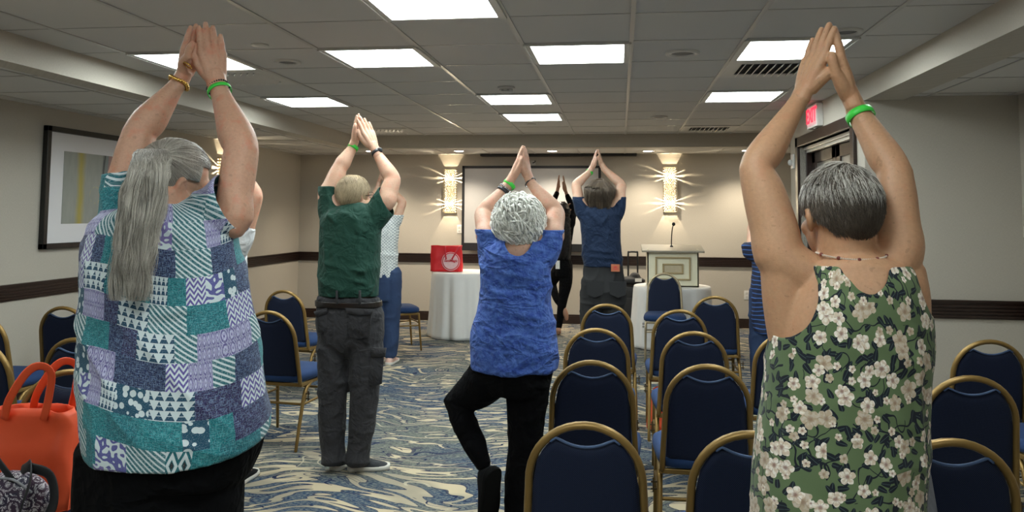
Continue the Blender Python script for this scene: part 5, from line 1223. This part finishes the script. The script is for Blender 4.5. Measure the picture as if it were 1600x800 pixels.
mesh_obj('label_mark', merge([xf(box(-.022, .022, -.133, -.1305, -.006, -.001), None, (lp_[0]-.002, s.Y, lp_[2]-.004)), xf(box(-.016, .016, -.133, -.1305, .006, .014), None, (lp_[0]-.002, s.Y, lp_[2]-.0))]), REDP, pt, False, off=s.off)
for a_, b_ in ((914, 444), (950, 444)):
    q0 = at(a_+2, 440, s.Y-.132); mesh_obj('back_pocket', rings([np.array([q0+V3((dx, dy2, dz)) for dx, dz in ((0, 0), (.15, 0), (.145, -.11), (.075, -.14), (.005, -.11))]) for dy2 in (.012, .0)]), BLKDENIM, s.root, False, off=s.off)
foot_shoes(s, s.base[0]+.02, .12, BSH)
HBR = mat_hair('brown_grey_hair', (.030, .019, .012), (.20, .15, .105))
kp = lambda Q: ~((Q[:, 1] > .05) & (Q[:, 2] < .06)) & ~(Q[:, 2] < -.07) & ~(((Q[:, 0])**2+(Q[:, 1]+.01)**2 < .036**2) & (Q[:, 2] > .05))
h_ = hair_shell('hair', C7, A7, 1.05, kp, HBR, s.root, s.off, .012, .003, vox=.008); h_['label'] = 'long brown hair thinning at the crown'
L7 = lambda x, y, z: C7+1.05*(x*A7[0]+y*A7[1]+z*A7[2])
V, F, N = remesh([ell(L7(0, -.022, -.035), (.094, .082, .085), A7), ell(L7(-.045, -.04, -.085), (.045, .05, .045), A7), ell(L7(.045, -.04, -.085), (.045, .05, .045), A7), ell(L7(0, -.05, -.09), (.05, .045, .045), A7)], .008, 3); V = V+N*(.004*vnoise(V, (60, 60, 12), 4))[:, None]; V, F = cut(V, F, lambda P: ((P-C7)@A7[1]) < .045, 6); mesh_obj('hair_back', (V, F), HBR, s.root, off=s.off)
n = 2600; r7 = np.random.default_rng(12); Pq = scalp_pts(n, lambda Q: kp(Q) & (Q[:, 2] > -.02) & (Q[:, 1] < .04), .012, r7); K = 12; X = [Pq]; zl_ = -.13+.02*vnoise(Pq, 40, 6)-r7.uniform(0, .02, n); drop = r7.uniform(.75, 1.05, n)[:, None]
for k in range(1, K):
    v = X[-1]-CRC; nn = v/CRR**2; nn /= np.linalg.norm(nn, axis=1)[:, None]; g_ = V3((0, -.1, -1.))+.35*np.stack([vnoise(X[-1], 26, 3), vnoise(X[-1], 26, 4), 0*drop[:, 0]], 1); d = g_-nn*np.minimum(0, (g_*nn).sum(1))[:, None]; d += np.where(X[-1][:, 2:3] > .04, (X[-1]-V3((0, -.01, .1)))*V3((5, 5, 0)), 0); d /= np.linalg.norm(d, axis=1)[:, None]
    Y_ = X[-1]+d*.0175*drop; v = Y_-CRC; q = np.sqrt(((v/(CRR+.014))**2).sum(1))[:, None]; Y_ = np.where(q < 1, CRC+v/q, Y_); Y_[:, :2] *= np.where(Y_[:, 2:3] < -.07, .985, 1); Y_[:, 2] = np.maximum(Y_[:, 2], zl_); X.append(Y_)
s.strands('hair_strands', to_world(np.stack(X, 1), C7, A7, 1.05), .0028, HBR)
fa = nrm(WL-EL); band('wristband', 'lime green wristband', WL-fa*.01, fa, .033, .022, LIME, s.root, s.off)

# ================= instructor in black before the screen
SK6 = mat_skin('skin_brown', (.36, .19, .12), mott=.2)
s = P_('person with long black curly hair in black top and leggings before the screen', 9.8, 882, 6); p = s.p
SEC6 = [(412, 868, 892, .10), (400, 868, 892, .105), (380, 868, 894, .10), (362, 865, 896, .095), (348, 864, 897, .085), (340, 869, 892, .06), (335, 876, 886, .045)]
EL, WL, ER, WR = p(864, 320, .12), p(871, 298, .2), p(894, 325, .12), p(885, 303, .2)
s.arm(p(872, 355), p(867, 345), EL, WL, .040, .034, .024); s.arm(p(888, 355), p(893, 346), ER, WR, .040, .034, .024)
C6 = p(879, 330, .02); s.parts += head_parts(C6, head_frame(.1, .1), .95, p(880, 345), .048)
s.hands += hand(p(871.5, 296, .2), p(874, 273, .2), (0, -1, 0), (1, 0, 0), .022, p(871.5, 296, .2)-EL); s.hands += hand(p(884, 300, .2), p(880, 274, .2), (0, -1, 0), (-1, 0, 0), .022, p(884, 300, .2)-ER)
fx = at(873, 512, s.Y); stl = [p(884, 412), p(884, 440), p(880, 465), p(876, 490), wpt(fx[0], s.Y, .10)]; rs_ = [.085, .082, .062, .048, .038]
kn = s.base+V3((-.17, .18, .62)); lt_ = [tube(stl, rs_, 16, 4), tube([s.base+V3((-.05, 0, .84)), s.base+V3((-.12, .1, .72)), kn], [.082, .075, .055], 16, 4), tube([kn, s.base+V3((-.10, .03, .45)), s.base+V3((-.03, .0, .36))], [.053, .045, .035], 16, 4)]
s.leg(stl, rs_, .012); s.parts += [tube([wpt(fx[0], s.Y, .1), wpt(fx[0], s.Y-.02, .05), wpt(fx[0]-.01, s.Y+.13, .03)], [.03, .034, .026], 12, 3), tube([s.base+V3((-.03, .0, .37)), s.base+V3((.02, -.02, .27)), s.base+V3((.03, -.02, .20))], [.03, .033, .022], 12, 3)]
s.parts += [rings(torso_rings(SEC6, s.Y, -.015)[0])]; s.finish(SK6, .009, .0042)
sl = [tube([p(872, 355), p(867, 345), EL, WL-(WL-EL)*.12], [.055, .050, .042, .033], 16, 4), tube([p(888, 355), p(893, 346), ER, WR-(WR-ER)*.12], [.055, .050, .042, .033], 16, 4)]
s.cloth('top', [rings(torso_rings(SEC6, s.Y)[0])]+sl, .009, BLKCLOTH, None, folds(.005, 101, 7, 7), 4, 'black long sleeved top', thick=0)
s.cloth('leggings', [rings(torso_rings([(406, 868, 893, .10), (418, 867, 895, .11), (432, 868, 894, .10)], s.Y)[0])]+lt_, .009, BLKCLOTH, None, None, 4, 'black leggings', thick=0)
q = p(872, 413, -.10); bd_ = mesh_obj('name_badge', box(q[0]-.03, q[0]+.02, q[1]-.008, q[1], q[2]-.055, q[2]+.045), PLW, s.root, False, off=s.off); bd_['label'] = 'small white badge at the hip'
HBK = mat_hair('black_curly_hair', (.006, .005, .005), (.035, .027, .024)); A6 = head_frame(.1, .1)
kp = lambda Q: ~((Q[:, 1] > .05) & (Q[:, 2] < .05)) & ~(Q[:, 2] < -.08)
hair_shell('hair', C6, A6, .95, kp, HBK, s.root, s.off, .015, .004, vox=.009)
n = 1300; r6 = np.random.default_rng(4); K = 24; tt = np.linspace(0, 1, K)[None]; ang = r6.uniform(-.3, PI+.3, n)[:, None]; rw_ = r6.uniform(.3, 1, n)[:, None]; ln_ = r6.uniform(.40, .62, n)[:, None]; ph_ = (np.round(ang*4)+r6.normal(size=(n, 1))*.3)
X = np.stack([C6[0]+.02*tt+(.085+.0*tt)*rw_*np.cos(ang)+.014*np.sin(26*tt+ph_), C6[1]-.03-.02*tt-(.085-.02*tt)*rw_*np.sin(ang)+.014*np.cos(26*tt+ph_), C6[2]+.03-ln_*tt], -1); X[..., 1] -= np.where(tt > .15, .045, .02)
s.strands('hair_strands', X, .0035, HBK, 'waist length curly black hair')

# ================= woman in white patterned top behind the green polo
def mat_lattice():
    g = G('white_lattice_print'); x, y, z = g.xyz(g.co()); a = ((x*34+z*34).fract()-.5).abs(); b = ((x*34-z*34).fract()-.5).abs(); m = a.mn(b).lt(.09)
    n = g.noise(g.co(), 120, 2); return g.out(g.mix(m*n.gt(.42), (.66, .68, .66), (.10, .14, .17)), .8)
s = P_('woman in white patterned top and blue jeans, mostly behind the green polo man', 7.7, 601, 5); p = s.p
SEC5 = [(434, 586, 621, .12), (415, 583, 622, .12), (390, 580, 622, .12), (365, 579, 624, .112), (350, 580, 622, .10), (340, 588, 614, .075), (334, 594, 608, .05)]
EL, WL, ER, WR = p(580, 318, .05), p(591, 290, .12), p(629, 316, .05), p(606, 289, .12)
sl = [tube([p(590, 355), p(583, 348), p(581, 338), p(580, 326)], [.075, .062, .056, .055], 18, 4), tube([p(610, 355), p(618, 348), p(622, 340), p(626, 328)], [.075, .062, .056, .055], 18, 4)]
s.arm(p(592, 355), p(583, 345), EL, WL, .048, .038, .024); s.arm(p(610, 355), p(619, 346), ER, WR, .048, .040, .025, (.8, -.2, -.2))
C5 = p(600, 323, .02); s.parts += head_parts(C5, head_frame(0, .1), .98, p(600, 340), .052)
s.hands += hand(p(592, 287, .12), p(597, 263, .12), (.2, -1, 0), (1, 0, 0), .023, p(592, 287, .12)-EL, s=.9); s.hands += hand(p(604, 286, .12), p(599, 264, .12), (-.2, -1, 0), (-1, 0, 0), .023, p(604, 286, .12)-ER, s=.9)
lg = legs(s, s.base[0]+.01, .075, .80, .07, .098, .075, .06)
s.parts += [rings(torso_rings(SEC5, s.Y, -.018)[0])]; s.finish(SK3, .009, .0042)
s.cloth('shirt', [rings(torso_rings(SEC5, s.Y)[0])]+sl, .009, mat_lattice(), lambda P: (P[:, 2] > p(0, 430)[2]) & ~((P[:, 2] > p(0, 331)[2]) & (np.abs(P[:, 0]-s.base[0]) > .08)), folds(.006, 111, 6, 6), 5, 'white top with fine grey lattice print')
s.cloth('jeans', [rings(torso_rings([(422, 589, 620, .115), (445, 587, 621, .125), (470, 588, 618, .115)], s.Y, -.008)[0])]+lg, .009, DENIM, lambda P: P[:, 2] > .06, folds(.005, 121, 8, 8), 5, 'blue jeans')
foot_shoes(s, s.base[0]+.01, .07, plain('pink_shoe', (.55, .35, .28), .6))
HBL = mat_hair('blond_hair', (.25, .16, .08), (.60, .46, .28)); kp = lambda Q: ~((Q[:, 1] > .05) & (Q[:, 2] < .05)) & ~(Q[:, 2] < -.08)
hair_shell('hair', C5, head_frame(0, .1), .98, kp, HBL, s.root, s.off, .012, .003, vox=.009)

# ================= white haired person in striped navy top, behind the raised arm on the right
def mat_stripe():
    g = G('navy_blue_stripe_knit'); x, y, z = g.xyz(g.co()); v = z+g.noise(g.co(), 4, 2)*.05; m = ((v*30).fract()).lt(.22); return g.out(g.mix(m, (.010, .014, .040), (.045, .12, .36)), .8)
s = P_('white haired person in navy striped top, half hidden behind a raised arm', 6.5, 1208, 8); p = s.p
SEC8 = [(520, 1174, 1242, .15), (490, 1170, 1244, .15), (460, 1170, 1242, .145), (430, 1173, 1238, .135), (405, 1174, 1238, .12), (388, 1176, 1240, .105), (378, 1190, 1232, .08), (372, 1204, 1222, .055)]
EL, WL, ER, WR = p(1177, 352, .12), p(1195, 322, .15), p(1232, 362, .25), p(1207, 322, .25)
s.arm(p(1190, 400), p(1176, 390), EL, WL, .050, .042, .026); s.arm(p(1225, 395), p(1236, 388), ER, WR, .050, .042, .026)
C8 = p(1219, 350, .04); A8 = head_frame(-.1, 0); s.parts += head_parts(C8, A8, 1.0, p(1214, 378), .055)
s.hands += hand(p(1196, 318, .15), p(1200, 288, .15), (0, -1, 0), (1, 0, 0), .025, p(1196, 318, .15)-EL); s.hands += hand(p(1206, 318, .22), p(1203, 290, .18), (0, -1, 0), (-1, 0, 0), .025, p(1206, 318, .22)-ER)
lg = legs(s, s.base[0]-.01, .085, .80, .10, .10, .078, .06)
s.parts += [rings(torso_rings(SEC8, s.Y, -.018)[0])]; s.finish(SK3, .009, .0045)
sl = [tube([p(1192, 405), p(1178, 395), p(1172, 395), p(1170, 383)], [.080, .072, .066, .058], 18, 4), tube([p(1225, 400), p(1236, 392), p(1240, 385), p(1240, 375, .05)], [.07, .062, .058, .055], 18, 4)]
s.cloth('shirt', [rings(torso_rings(SEC8, s.Y)[0])]+sl, .009, mat_stripe(), lambda P: (P[:, 2] > p(0, 515)[2]), folds(.006, 131, 6, 6), 5, 'navy top with thin blue stripes')
s.cloth('jeans', [rings(torso_rings([(500, 1177, 1240, .135), (520, 1176, 1242, .14), (540, 1178, 1238, .12)], s.Y, -.01)[0])]+lg, .009, DENIM, lambda P: P[:, 2] > .06, folds(.005, 141, 8, 8), 5, 'dark blue jeans')
foot_shoes(s, s.base[0]-.01, .10, BSH)
kp = lambda Q: ~((Q[:, 1] > .05) & (Q[:, 2] < .05)) & ~(Q[:, 2] < -.07)
hair_shell('hair', C8, A8, 1.0, kp, HWH, s.root, s.off, .012, .004, vox=.008)
Pq = scalp_pts(900, kp, .012); s.strands('hair_strands', to_world(comb(Pq, lambda P: (P-(CRC+V3((0, 0, .094))))*9+V3((0, -.3, -.6)), 6, .010, .012, .022, seed=9), C8, A8, 1.0), .0016, HWH)

# ================= person hidden behind the front left woman, only an elbow showing
s = P_('person in white shirt behind the ponytail woman, only a bent elbow showing', 4.2, 360, 9); p = s.p
SEC9 = [(520, 322, 392, .13), (480, 322, 390, .13), (430, 325, 386, .125), (395, 326, 384, .115), (378, 330, 380, .10), (366, 340, 372, .075), (358, 350, 362, .055)]
EL, WL, ER, WR = p(346, 308, .2), p(366, 262, .25), p(399, 306, .0), p(372, 258, .15)
s.arm(p(340, 385), p(332, 372), EL, WL, .048, .040, .026); s.arm(p(372, 385), p(380, 370), ER, WR, .050, .042, .026, (.8, -.2, -.3))
C9 = p(362, 338, .03); A9 = head_frame(0, 0); s.parts += head_parts(C9, A9, .98, p(358, 368), .052)
s.hands += hand(p(366, 258, .22), p(369, 215, .2), (0, -1, 0), (1, 0, 0), .025, p(366, 258, .22)-EL); s.hands += hand(p(373, 254, .17), p(371, 215, .18), (0, -1, 0), (-1, 0, 0), .025, p(373, 254, .17)-ER)
lg = legs(s, s.base[0], .08, .76, .09, .10, .075, .06)
s.parts += [rings(torso_rings(SEC9, s.Y, -.018)[0])]; s.finish(SK1, .008, .0035)
sl = [tube([p(340, 388), p(332, 375), p(332, 360)], [.07, .062, .058], 18, 4), tube([p(370, 388), p(379, 375), p(384, 356)], [.07, .062, .058], 18, 4)]
s.cloth('shirt', [rings(torso_rings(SEC9, s.Y)[0])]+sl, .008, cloth_mat('white_cotton', (.66, .66, .66), .85), lambda P: (P[:, 2] > p(0, 515)[2]), folds(.006, 151, 6, 6), 5, 'white short sleeved shirt')
s.cloth('trousers', [rings(torso_rings([(500, 326, 388, .12), (530, 324, 390, .125), (550, 326, 388, .11)], s.Y, -.012)[0])]+lg, .009, BLKCLOTH, lambda P: P[:, 2] > .06, folds(.005, 161, 8, 8), 5, 'black trousers')
foot_shoes(s, s.base[0], .09, BSH)
hair_shell('hair', C9, A9, .98, kp, HB, s.root, s.off, .010, .003, vox=.008)
